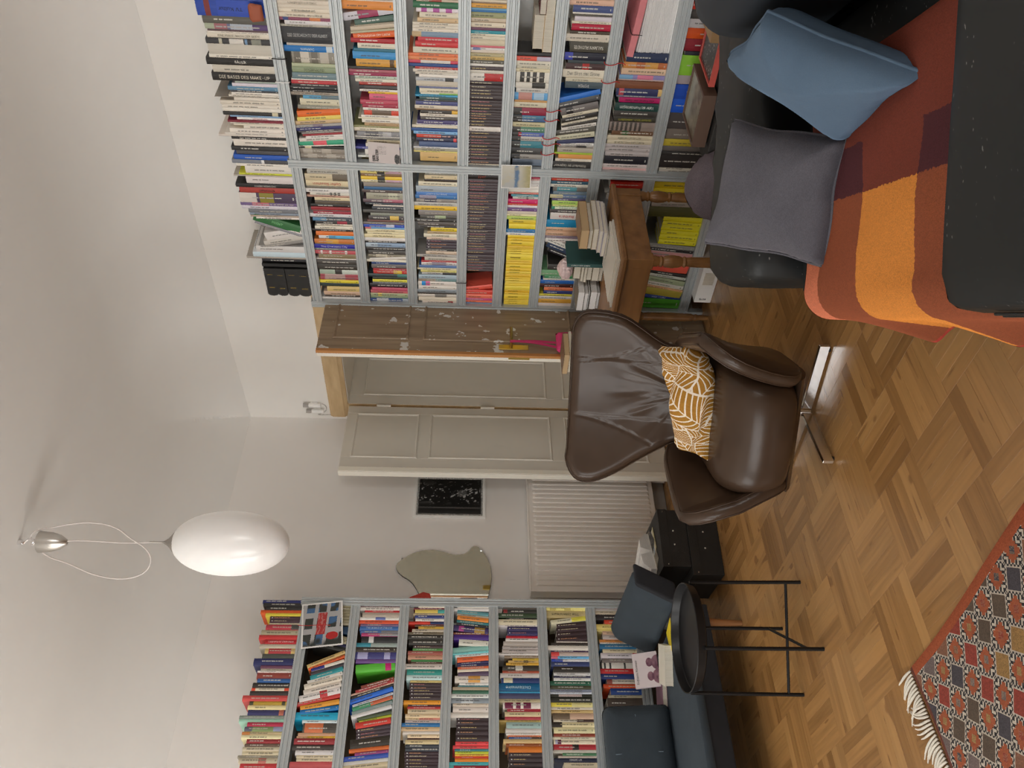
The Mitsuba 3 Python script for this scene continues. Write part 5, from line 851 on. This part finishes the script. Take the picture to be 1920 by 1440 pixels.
for e in ((.08, -.302), (-.293, -.049), (-.044, .315), (.31, .06)):
    d = np.array([e[0], e[1], 0]); L = np.linalg.norm(d); d /= L; nn = np.array([-d[1], d[0], 0])
    add('base_leg', xf(box(.015, L, -.0075, .0075, .006, .047, .0015), axes(d, nn, Z), CC), 'mat_chrome', ch)
    add('glide', lathe([(.008, 0), (.008, .008)], 10, CC + d * (L - .02)), 'mat_black', ch)
CUSH = [(0.2337, 0.1955), (0.2019, 0.1733), (0.1206, 0.1724), (0.0379, 0.1306), (-0.0466, 0.0957), (-0.1653, 0.0834), (-0.1841, 0.0647), (-0.1912, -0.007), (-0.1971, -0.0725), (-0.1214, -0.0707), (0.0132, -0.0644), (0.1217, -0.052), (0.1839, -0.0337), (0.2238, 0.0089), (0.2632, 0.0929), (0.2365, 0.0947), (0.2329, 0.1386)]
co = cp(0, .02, .47); ct = math.radians(38)
cu_up = -CF * math.sin(ct) + Z * math.cos(ct); cu_n = CF * math.cos(ct) + Z * math.sin(ct)
def cush_map(a, b): return co + np.multiply.outer(a, CX) + np.multiply.outer(b, cu_up) + np.multiply.outer(.012 * np.sin(a * 23 + 1) + .010 * np.sin(b * 40 + a * 9), cu_n)
m, uv = puffy(CUSH, cush_map, .13, .06, .009, lambda a, b, d: .012 * (meshkit.fbm(np.stack([a * 14, b * 18, a * 0], -1), 3) - .5))
add('leaf_cushion', m, 'mat_leaf_print', smooth=True, uv=uv, label='slumped ochre cushion with white leaf line print on the leather armchair', cat='cushion')

# ---------------------------------------------------------------- black leather sofa, right
SD, SB = np.array([.719, .695, 0]), np.array([.695, -.719, 0])
S0 = np.array([1.0345, 0.9054, 0.0])
sl = lambda D, b, z: S0 + np.multiply.outer(D, SD) + np.multiply.outer(b, SB) + np.multiply.outer(z, Z)
so_ = thing('leather_sofa', 'worn black leather sofa with rounded arms at the bottom right', 'sofa')
def soft_block(D0_, D1_, b0, b1, z0, z1, r, n=18, bulge=.0, nz=3.0, seed=0, wr=.0):
    """a rounded block with soft superellipse edges and slight wrinkles"""
    m = trimesh.creation.box((2, 2, 2)).subdivide().subdivide().subdivide().subdivide()
    v = np.asarray(m.vertices); h = np.array([(D1_ - D0_) / 2, (b1 - b0) / 2, (z1 - z0) / 2]); c = np.array([(D0_ + D1_) / 2, (b0 + b1) / 2, (z0 + z1) / 2])
    q = v * h; inn = np.clip(q, -(h - r), h - r); d = q - inn; L = np.linalg.norm(d, axis=1, keepdims=True)
    q = inn + np.where(L > 1e-9, d / np.maximum(L, 1e-9) * r, 0)
    q[:, 2] += bulge * (1 - v[:, 0] ** 2) * (1 - v[:, 1] ** 2) * (v[:, 2] > 0)
    nrm = d / np.maximum(L, 1e-9)
    if wr: q += nrm * wr * (meshkit.fbm(np.concatenate([q[:, :1] * 5, q[:, 1:2] * 16, q[:, 2:] * 9], 1) + seed, 4)[:, None] - .5)
    q = q + c
    return sl(q[:, 0], q[:, 1], q[:, 2]), np.asarray(m.faces)
add('base', soft_block(-.35, 1.5, .03, 1.0, .07, .26, .03), 'mat_black_leather', so_, smooth=True)
add('seat_cushion', soft_block(0.02, 1.12, -.01, .78, .20, .435, .07, bulge=.012, wr=.006), 'mat_black_leather', so_, smooth=True)
add('armrest', soft_block(-.42, .075, -.035, 1.0, .09, .60, .055, bulge=.012, wr=.004, seed=3), 'mat_black_leather', so_, smooth=True, label='near armrest with cat scratches')
add('armrest', soft_block(1.08, 1.50, .06, 1.0, .09, .60, .075, bulge=.015, wr=.030, seed=7), 'mat_black_leather', so_, smooth=True, label='far creased armrest')
add('backrest', soft_block(-.42, 1.46, .93, 1.14, .10, .72, .09), 'mat_back_leather', so_, smooth=True)
add('back_cushion', soft_block(.02, 1.10, .73, .97, .42, .80, .11, bulge=.02, wr=.012, seed=5), 'mat_back_leather', so_, smooth=True)
for D_ in (-.36, 1.42):
    for b_ in (.08, .94): add('foot', box(*np.sort(np.stack([sl(D_, b_, 0) - .025, sl(D_, b_, 0) + .025]), 0).T[:2].reshape(-1), 0, .08, .003), 'mat_black', so_)
add('arm_seam', join([tube(sl(np.linspace(-.37, -.05, 12), np.full(12, -.038), np.full(12, .555)), .0025, 6), tube(sl(np.linspace(-.37, -.05, 12), np.full(12, -.0405), np.full(12, .54)), .0025, 6)]), 'mat_black', so_)
# plaid blanket over the seat
nD, nS = 70, 60
Dg = np.linspace(-.004, .965, nD); sg_ = np.linspace(-.27, .60, nS)
PB = np.zeros((nD, nS, 3)); UVB = np.zeros((nD, nS, 2))
for i, D_ in enumerate(Dg):
    for j, s_ in enumerate(sg_):
        wob = .5 + .5 * math.sin(D_ * 17 + 1.2) ; drop = max(-s_ - .02, 0) / .25
        if s_ > .045: b_, z_ = s_, .462 + .004 * math.sin(s_ * 21 + D_ * 9)
        else:
            a = min((.045 - s_) / .075, math.pi / 2); r_ = .075
            b_, z_ = .045 - r_ * math.sin(a), .462 - r_ * (1 - math.cos(a))
            ex_ = max((.045 - s_) - r_ * math.pi / 2, 0)
            z_ -= ex_ * .93; b_ -= .055 * wob * ex_ / .2 + .01
        PB[i, j] = sl(D_ + (.02 * math.sin(D_ * 22) * drop if s_ < 0 else 0), b_, z_); UVB[i, j] = (D_, s_)
m = fix(sheet(PB, .007))
add('plaid_blanket', m, 'mat_plaid', smooth=60 if 0 else True, uv=np.vstack([UVB.reshape(-1, 2)] * 2), label='orange, rust and maroon checked wool blanket spread over the sofa seat', cat='blanket')
def pillow(name, label, m_, corners, th, seed, puff=.55, pinch=.03, piping=None):
    A, B_, C_, D_ = [sl(*c) for c in corners]
    def fm(a, b):
        a, b = np.asarray(a)[:, None], np.asarray(b)[:, None]
        return (1 - a) * (1 - b) * A + a * (1 - b) * B_ + a * b * C_ + (1 - a) * b * D_
    e = []
    for k, (p, q) in enumerate((((0, 0), (1, 0)), ((1, 0), (1, 1)), ((1, 1), (0, 1)), ((0, 1), (0, 0)))):
        for t in np.linspace(0, 1, 16, endpoint=False):
            x, y = p[0] + (q[0] - p[0]) * t, p[1] + (q[1] - p[1]) * t; w = pinch * math.sin(math.pi * t) * (1 + .4 * math.sin(9 * t + seed))
            e.append((x + (w if k == 3 else -w if k == 1 else 0), y + (w if k == 0 else -w if k == 2 else 0)))
    m, uv = puffy(e, fm, th, puff, .028, lambda a, b, d: .022 * (meshkit.fbm(np.stack([a * 5 + seed, b * 5, a * 0], -1), 3) - .5) * np.clip(d * 4, 0, 1))
    t = thing(name, label, 'cushion')
    add('cushion_cover', m, m_, t, smooth=True)
    q = fm(np.array([p[0] for p in e]), np.array([p[1] for p in e]))
    add('edge_seam', tube(q, .005, 6, True), m_, t, smooth=True)
pillow('sofa_cushion', 'large steel blue linen cushion leaning on the sofa back', 'mat_blue_linen', [(.74, .41, .455), (.394, .47, .455), (.69, .69, .70), (.92, .66, .72)], .20, 2)
pillow('sofa_cushion', 'charcoal grey wool cushion leaning on the far sofa arm', 'mat_grey_wool', [(.74, .41, .465), (.85, .095, .455), (1.149, .177, .70), (1.04, .515, .66)], .17, 5)

# ---------------------------------------------------------------- behind the sofa
def lying_frame(label, x0, x1, y0, y1, z0, z1, rim_m, art, rim=.012, side_m=None, name='picture_frame'):
    t = thing(name, label, 'picture frame')
    add('frame', frame_ring(x1 - x0, y1 - y0, [(0, 0), (0, z1 - z0), (rim, z1 - z0), (rim, z1 - z0 - .008), (rim + .004, z1 - z0 - .008), (rim + .004, 0)], X, Y, Z, (x0, y0, z0)), side_m or rim_m, t)
    v, f = box(x0 + rim, x1 - rim, y0 + rim, y1 - rim, z0 + .004, z1 - .007, 0)
    add('artwork', (v, f), art, t, uv=np.stack([(v[:, 0] - x0) / (x1 - x0), (v[:, 1] - y0) / (y1 - y0)], -1))
    return t
mat('brown_frame', (.085, .048, .032), .5); mat('red_frame', (.42, .06, .045), .5); mat('gold_frame', (.21, .12, .045), .45)
def murky(p, n, uv):
    c = mix((.05, .035, .022), (.20, .17, .12), fbm(uv.x * 6, uv.y * 8, 2, 4))
    return mix(c, (.30, .32, .27), smoothstep(.55, .75, uv.x + .3 * (fbm(uv.x * 4, uv.y * 4, 7) - .5)) * .55)
mat('oil_print', proc(murky), .3)
def etched(p, n, uv): return mix((.018, .016, .014), (.32, .29, .27), smoothstep(.66, .80, noise(uv.x * 60, uv.y * 30, 1) * .55 + fbm(uv.x * 6, uv.y * 6, 4) * .45))
mat('etch_print', proc(etched), .4)
lying_frame('deep brown box frame with dim landscape lying between bookcase and sofa', 3.28, 3.555, 1.82, 2.07, .37, .43, 'mat_edge_paint', 'mat_oil_print', .012, 'mat_brown_frame')
lying_frame('thin red rimmed frame with dark etching lying beside the brown box frame', 3.28, 3.53, 1.56, 1.78, .395, .42, 'mat_red_frame', 'mat_etch_print', .007)
lying_frame('old wooden picture frame with pale mount in the top right corner', 3.22, 3.58, 1.30, 1.56, .44, .475, 'mat_gold_frame', 'mat_page', .06)
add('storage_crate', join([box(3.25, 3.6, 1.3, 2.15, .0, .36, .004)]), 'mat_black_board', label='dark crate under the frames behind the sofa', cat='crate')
t = thing('felt_pouf', 'purple grey felt cushion squeezed between sofa arm and bookcase', 'pouf')
m, uv = puffy(bez([(-.20, 0), (-.20, .22), (-.12, .38), (.02, .43), (.16, .37), (.21, .2), (.18, 0)], 40, True), lambda a, b: np.stack([3.2 + 0 * a + .1 * b, 2.215 + a, .0 + b], -1), .16, .08, .02)
add('felt_cover', fix(m), 'mat_purple_felt', t, smooth=True)
for i, (c, y0, y1, nm) in enumerate((('c43a20', 2.40, 2.50, 'red'), ('dcd8d0', 2.42, 2.52, 'white'))):
    flat_book('folder', f'{nm} folder lying on the floor beside the felt cushion', 2.82, 3.02, y0 - .12, y1 - .03, .012 + i * .006 - .012, .017 + i * .006 - .012, c, .1, cat='folder')
# archive box under the lowest shelf
t = thing('archive_box', 'white archive box with lined label on the floor under the lowest shelf', 'box')
add('carton', box(3.60, 3.88, 3.02, 3.302, .001, .099, .002), 'mat_white', t)
add('label_panel', join([box(3.5985, 3.60, 3.075, 3.165, .02, .08, 0)] + [box(3.598, 3.5988, 3.08, 3.16, .028 + k * .009, .0285 + k * .009, 0) for k in range(5)]), 'mat_page', t)
add('lettering', lettering('ELITE', .010, (0, 0, 1), (0, 1, 0), (3.5994, 3.27, .035), .0008, None, True), 'mat_text_dark', t)

# ---------------------------------------------------------------- turned leg table with book piles
tb = thing('side_table', 'small brown wooden table with turned legs before the bookcase', 'table')
TX0, TX1, TY0, TY1, TZ = 3.035, 3.60, 2.525, 3.425, .70
add('table_top', box(TX0 - .02, TX1 + .01, TY0 - .02, TY1 + .02, TZ - .026, TZ, .006), 'mat_table_wood', tb)
for nm, bb in (('apron', (TX0 + .005, TX0 + .027, TY0 + .02, TY1 - .02)), ('apron', (TX1 - .027, TX1 - .005, TY0 + .02, TY1 - .02)), ('apron', (TX0 + .02, TX1 - .02, TY0 + .005, TY0 + .027)), ('apron', (TX0 + .02, TX1 - .02, TY1 - .027, TY1 - .005))):
    add(nm, box(*bb, TZ - .15, TZ - .026, .002), 'mat_table_wood', tb)
lprof = [(.012, 0), (.017, .03), (.016, .06), (.021, .075), (.016, .085), (.022, .10), (.026, .22), (.024, .36), (.020, .385), (.027, .395), (.020, .405), (.027, .42), (.031, .455), (.027, .485), (.020, .497), (.027, .506), (.020, .515), (.026, .53), (.026, .55)]
for x in (TX0 + .028, TX1 - .028):
    for y in (TY0 + .028, TY1 - .028):
        add('leg', join([lathe(lprof, 20, (x, y, 0)), box(x - .028, x + .028, y - .028, y + .028, .545, TZ - .026, .003)]), 'mat_table_wood', tb, smooth=35)
z = TZ + .0005
flat = [('large grey art magazine at the bottom of the table pile', 3.05, 3.37, 2.55, 2.85, .008, 'b8b4ac'), ('large book with patterned cover near the table corner', 3.08, 3.38, 2.57, 2.84, .010, 'cfcac0')]
for lab, x0, x1, y0, y1, hh, c in flat: flat_book('magazine', lab, x0, x1, y0, y1, z, z + hh, c, .02, 'magazines on the turned leg table', 'magazine', 'mat_flat_page'); z += hh + .0005
zt = z
def pile(spec, x0, y0, z, grp, what, page):
    for i, (ox, oy, dx, dy, hh, c, nm, a) in enumerate(spec):
        flat_book('stacked_book', f'{nm} book, {nth(i + 1)} from the bottom of the {what}', x0 + ox, x0 + ox + dx, y0 + oy, y0 + oy + dy, z, z + hh, c, a, grp, page=page if nm != 'tan' else mat('tan_page', (.48, .34, .19), .9)); z += hh + .0008
    return z
pile([(-.02, .01, .27, .15, .012, '8a867e', 'slim grey', .0), (-.03, -.012, .26, .15, .018, 'a8a4b0', 'lilac white', .0), (-.015, -.012, .25, .14, .018, 'a8a2ac', 'off-white', .0), (.006, -.006, .24, .132, .026, '9a8a70', 'cream', .0), (.012, .010, .235, .115, .020, '94846a', 'ivory', .0), (.0, .0, .245, .118, .042, '7a5a38', 'tan', .0)], 3.335, 2.60, z, 'pile of books near the table corner', 'pile nearest the table corner', 'mat_flat_page')
pile([(.01, .02, .18, .10, .020, '6a6458', 'ivory', .0), (.0, -.006, .185, .118, .037, '7a705e', 'fat beige', .0), (.006, .0, .18, .112, .026, '6a6252', 'pale', .0), (-.002, .004, .18, .118, .016, '8a8272', 'slim white', .0), (.0, .0, .18, .118, .015, '8a8272', 'slim cream', .0), (.01, -.004, .18, .112, .038, '746a56', 'thick cream', .0)], 3.40, 2.875, TZ + .0005, 'pile of books in the middle of the table', 'middle pile on the table', 'mat_flat_page')
pile([(.02, .01, .17, .12, .018, '6a665e', 'grey', .0), (.0, -.01, .18, .14, .036, '6e6a62', 'white', .0), (.015, .0, .17, .13, .010, '4a443c', 'taupe', .0), (.0, .0, .17, .125, .020, '7a766e', 'chalky', .0), (-.005, -.01, .175, .135, .036, '6a665e', 'snow white', .0)], 3.36, 3.04, TZ + .0005, 'pile of white books by the armchair', 'white pile by the armchair', 'mat_white_page')
t = thing('standing_book', 'dark teal hardback standing between the piles on the table', 'book')
add('cover', join([box(3.378, 3.56, 2.847, 2.850, TZ + .001, TZ + .20, 0), box(3.378, 3.56, 2.867, 2.870, TZ + .001, TZ + .20, 0), box(3.373, 3.378, 2.847, 2.870, TZ + .001, TZ + .20, .001)]), mat('teal_cloth', (.022, .075, .072), .7), t)
add('page_block', box(3.378, 3.555, 2.850, 2.867, TZ + .005, TZ + .196, 0), 'mat_page', t)
add('title', lettering('KUNST DER IDEEN', .008, (0, 0, -1), (0, -1, 0), (3.3726, 2.862, TZ + .18), .0006), 'mat_white', t)
cr = trimesh.creation.icosphere(3, 1.0); v = np.asarray(cr.vertices)
v = v * (1 + .35 * (meshkit.fbm(v * 1.7, 3, 4)[:, None] - .5)) * [.05, .06, .042]
v = np.round(v / .012) * .004 + v * .67
add('rose_quartz', (v + [3.45, 2.945, TZ + .156 + .040], cr.faces), 'mat_quartz', label='lump of pale pink rose quartz on top of the middle book pile', cat='crystal')
# small stack and pink bag behind the chair
pile([(0, 0, .17, .24, .135, '6a5a48', 'hidden dark', .0), (0, 0, .165, .15, .016, 'c8b488', 'khaki', .0), (.005, -.01, .165, .15, .014, 'd8d4c0', 'white', .0), (0, 0, .165, .15, .030, '6a5240', 'tan', .0)], 3.06, 3.21, TZ + .0005, 'stack of books behind the armchair back', 'stack behind the armchair', 'mat_page')
bg = thing('tote_bag', 'crimson cloth tote bag hanging by its straps from the brass door handle', 'bag')
hx = hp + n2 * .048
top = hp - Z * .255
for k, sx in ((0, -.012), (1, .02)):
    pts = bez([hx + ex2 * -.0 + Z * .008 + n2 * (.004 * k), hx + ex2 * sx * .6 - Z * .12 + n2 * (.008 * k), top + ex2 * (sx * 1.6) + n2 * (.03 + .012 * k)], 14)
    G = np.stack([pts - ex2 * .009, pts + ex2 * .009], 1)
    add('strap', fix(sheet(G, .002)), 'mat_pink', bg, smooth=True)
m, uv = puffy([(-.075, 0), (.075, 0), (.085, -.15), (.08, -.34), (-.08, -.34), (-.085, -.15)], lambda a, b: top + n2 * .042 + np.multiply.outer(a - .01, ex2) + np.multiply.outer(b, Z), .06, .05, .012, lambda a, b, d: .02 * (meshkit.fbm(np.stack([a * 30, b * 12, a * 0], -1), 2) - .5))
add('bag_body', fix(m), 'mat_pink', bg, smooth=True)

# ---------------------------------------------------------------- black archive boxes by the radiator
R8 = rotz(math.radians(-7))
def archive(label, x0, w, y0, d, z0, h, books=None):
    t = thing('storage_box', label, 'box')
    c = np.array([x0, y0, 0])
    add('carton', xf(box(0, w, 0, d, z0, z0 + h - .02, .002), R8, c), 'mat_black_board', t)
    add('lid', xf(join([box(-.003, w + .003, -.003, d + .003, z0 + h - .004, z0 + h, .001), box(-.003, w + .003, -.003, 0, z0 + h - .05, z0 + h - .003, .001), box(-.003, 0, -.003, d + .003, z0 + h - .05, z0 + h - .003, .001), box(w, w + .003, -.003, d + .003, z0 + h - .05, z0 + h - .003, .001)]), R8, c), 'mat_black_board', t)
    for x in (w * .38, w * .62): add('rivet', xf(lathe([(.005, 0), (.005, .003), (.002, .005)], 10), R8 @ axes(X, Z, -Y), c + R8 @ np.array([x, 0, z0 + h * .5])), 'mat_chrome', t)
    for x in (.012, w - .012): add('corner_rivet', xf(lathe([(.003, 0), (.003, .003)], 8), R8 @ axes(X, Z, -Y), c + R8 @ np.array([x, -.003, z0 + h - .03])), 'mat_chrome', t)
archive('larger black lidded archive box on the floor beside the radiator', 2.215, .40, 4.0, .36, 0, .172)
archive('smaller black riveted archive box on top of the larger one', 2.262, .335, 4.0, .36, .173, .155)
t = thing('open_book', 'open white book propped on the black archive boxes', 'book')
c = np.array([2.455, 4.17, .334]); Rb = rotz(.30)
add('page_block', xf(join([fix(extrude([(0, 0), (.03, .062), (.10, .058), (.145, .02), (.145, 0)], 0, .20, X, Z, Y)), fix(extrude([(0, 0), (-.03, .070), (-.10, .066), (-.145, .03), (-.145, 0)], 0, .20, X, Z, Y))]), Rb, c), 'mat_white_page', t)
add('cover', xf(box(-.15, .15, -.004, .204, -.004, 0, 0), Rb, c), 'mat_page', t)
for i, (dx, dy, a, nm, m_) in enumerate(((.07, .02, .4, 'sepia portrait', 'mat_oil_print'), (.14, .03, .15, 'blue landscape', 'mat_sea_print'), (.20, .05, .6, 'dark street', 'mat_etch_print'))):
    v, f = box(0, .15, 0, .105, 0, .0012, 0)
    add('postcard', xf((v, f), rotz(a) , (2.28 + dx, 4.04 + dy, .3295 + i * .0016)), m_, uv=v[:, :2] / [.15, .105], label=f'loose {nm} postcard lying on the upper black box', cat='postcard')

# ---------------------------------------------------------------- slate daybed under the left bookcase
db = thing('daybed', 'low slate blue upholstered daybed with beech legs along the left bookcase', 'daybed')
def blk(x0, x1, y0, y1, z0, z1, r):
    m = trimesh.creation.box((2, 2, 2)).subdivide().subdivide().subdivide().subdivide()
    v = np.asarray(m.vertices); h = np.array([(x1 - x0) / 2, (y1 - y0) / 2, (z1 - z0) / 2]); c = np.array([(x0 + x1) / 2, (y0 + y1) / 2, (z0 + z1) / 2])
    q = v * h; inn = np.clip(q, -(h - r), h - r); d = q - inn; L = np.linalg.norm(d, axis=1, keepdims=True)
    return inn + np.where(L > 1e-9, d / np.maximum(L, 1e-9) * r, 0) + c, np.asarray(m.faces)
add('base', blk(.0, 1.97, 3.85, 4.56, .172, .292, .012), 'mat_dark_fabric', db, smooth=40)
add('seat', blk(-.01, 1.975, 3.835, 4.57, .262, .318, .026), 'mat_slate_fabric', db, smooth=True)
# tilted headrest
Mh = np.array([[1, 0, 0], [0, 1, 0], [0, 0, 1.0]])
q = blk(-.055, .055, 3.88, 4.56, 0, .215, .05)
v = q[0].copy(); v[:, 0] += 2.035 + .55 * v[:, 2]; v[:, 2] += .31 - .0 + .035 * (v[:, 1] - 3.9) * (v[:, 2] / .2)
add('headrest', (v, q[1]), 'mat_slate_fabric', db, smooth=True)
q = blk(-.06, .062, 3.872, 3.905, .004, .208, .012)
v = q[0].copy(); v[:, 0] += 2.035 + .55 * v[:, 2]; v[:, 2] += .31
add('headrest_end', (v, q[1]), 'mat_dark_fabric', db, smooth=40, label='darker side panel of the headrest')
for x, y in ((1.89, 3.90), (1.89, 4.48), (.1, 3.90), (.1, 4.48)): add('leg', lathe([(.013, 0), (.023, .172)], 14, (x, y, 0)), 'mat_beech', db, smooth=40)
t = thing('daybed_cushion', 'square dark slate back cushion with crossed stitching against the left bookcase', 'cushion')
def fm(a, b): return np.stack([1.655 - a, 4.36 + .20 * b + 0 * a, .315 + b * .97 + 0 * a], -1)
bb = [(0, .02), (.02, 0), (.50, 0), (.52, .02), (.525, .33), (.50, .355), (.02, .355), (-.01, .33)]
m, uv = puffy(bb, fm, .17, .10, .02, lambda a, b, d: -.010 * np.exp(-((a - .26) / .012) ** 2) - .010 * np.exp(-((b - .18) / .012) ** 2))
add('cushion_cover', fix(m), 'mat_slate_fabric', t, smooth=True)
def on_c(a, b): 
    q = fm(np.asarray(a, float), np.asarray(b, float)); return q + np.array([0, -.0805, .0165])
add('stitching', join([tube(on_c(np.linspace(.07, .45, 14), np.full(14, .18)), .0022, 5), tube(on_c(np.full(12, .26), np.linspace(.06, .30, 12)), .0022, 5)]), 'mat_seam_thread', t)
flat_book('daybed_book', 'thick cream paperback lying in front on the daybed seat', 1.70, 1.90, 4.13, 4.27, .32, .362, 'd8d4c4', -.5)
flat_book('daybed_book', 'mauve paperback underneath the portrait cover book', 1.66, 1.86, 4.32, 4.47, .32, .345, '8a6878', -.35)
def portraits(p, n, uv):
    c = mi.Color3f(.70, .62, .64)
    for cx in (.30, .70):
        head = dr.square((uv.x - cx) / .13) + dr.square((uv.y - .34) / .13) < 1
        body = (dr.square((uv.x - cx + .02) / .21) + dr.square((uv.y - .02) / .24) < 1) & (uv.y < .25)
        c = dr.select(head | body, mix((.10, .03, .06), (.30, .16, .20), noise(uv.x * 12, uv.y * 12)), c)
    return c
mat('portrait_print', proc(portraits), .45)
t = thing('portrait_book', 'white paperback with purple portrait heads standing on the daybed', 'book')
bx_ = axes((1, .05, 0), (0, .35, .937), (0, -.937, .35)); o = np.array([1.735, 4.325, .348])
v, f = box(0, .20, 0, .075, .0, .004, 0) if 0 else box(0, .195, 0, .135, 0, .014, .0008)
add('cover', xf((v, f), bx_, o), 'mat_portrait_print', t, uv=v[:, :2] / [.195, .135])
add('title', lettering('Englands Rückkehr', .011, (1, .05, 0), (0, .35, .937), o + bx_ @ np.array([.02, .112, .0142]), .0006), 'mat_text_dark', t)
flat_book('daybed_book', 'bright yellow booklet lying on the daybed behind the tray', 1.84, 1.97, 4.02, 4.14, .32, .326, 'f0d828', .25, None, 'booklet')
flat_book('daybed_book', 'maroon book under the yellow booklet', 1.83, 1.95, 4.00, 4.13, .3265, .334, '6a3038', .2) if 0 else None

# ---------------------------------------------------------------- black tray table
st = thing('tray_table', 'round black metal tray table with thin legs before the daybed', 'table')
SX, SY = 1.502, 3.232
add('tray', lathe([(.0, .459), (.200, .459), (.206, .463), (.214, .493), (.217, .495), (.219, .492), (.211, .460), (.203, .455), (0, .455)], 64, (SX, SY, 0)), 'mat_black_metal', st, smooth=40)
ft = [(1.691, 3.108), (1.627, 3.408), (1.376, 3.055), (1.314, 3.354)]
for x, y in ft:
    d = np.array([x - SX, y - SY]); d = d / np.linalg.norm(d) * .219
    add('leg', tube([(x, y, 0), (x * .5 + (SX + d[0]) * .5, y * .5 + (SY + d[1]) * .5, .26), (SX + d[0], SY + d[1], .468)], .0075, 10), 'mat_black_metal', st, smooth=40)
for a, b in ((0, 3), (1, 2)): add('cross_bar', tube([(*ft[a], .062), (*ft[b], .062)], .006, 8), 'mat_black_metal', st, smooth=40)

# ---------------------------------------------------------------- kilim
RA, RB_ = np.array([.103, -.9947, 0]), np.array([-.9947, -.103, 0])
rg = thing('kilim_rug', 'fringed red patterned kilim rug on the parquet in the corner', 'rug')
nu, nv = 60, 80
gu, gv = np.meshgrid(np.linspace(0, 1.35, nu), np.linspace(0, 2.2, nv), indexing='ij')
gu2 = gu + .012 * np.sin(gv * 5.0 + .6) * (gu < 2)
PR = np.array([1.062, 2.478, .004]) + gu2[..., None] * RB_ + (gv + .01 * np.sin(gu * 9))[..., None] * RA + (.0012 * np.sin(gu * 31) * np.sin(gv * 27))[..., None] * Z
uvr = np.stack([-gu.ravel(), gv.ravel()], -1)
add('woven_field', fix(sheet(PR, .006)), 'mat_kilim', rg, smooth=True, uv=np.vstack([uvr, uvr]))
ms = []; rr = random.Random(11)
for k in range(120):
    u = .012 + k * .0112; base = np.array([1.062, 2.478, .006]) + u * RB_ - RA * .006
    bend = .35 * math.sin(k * .35) + .5 * (rr.random() - .5); ln = .075 + .035 * rr.random()
    pts = [base, base - RA * ln * .4 + RB_ * bend * .02 + Z * .004, base - RA * ln * .8 + RB_ * bend * .06 + Z * .002, base - RA * ln + RB_ * bend * .10]
    ms.append(tube(bez(pts, 6), [.004, .0048, .0048, .004, .003, .002], 5))
add('fringe', join(ms), 'mat_wool_fringe', rg, smooth=True, kind='stuff', label='cream wool fringe')
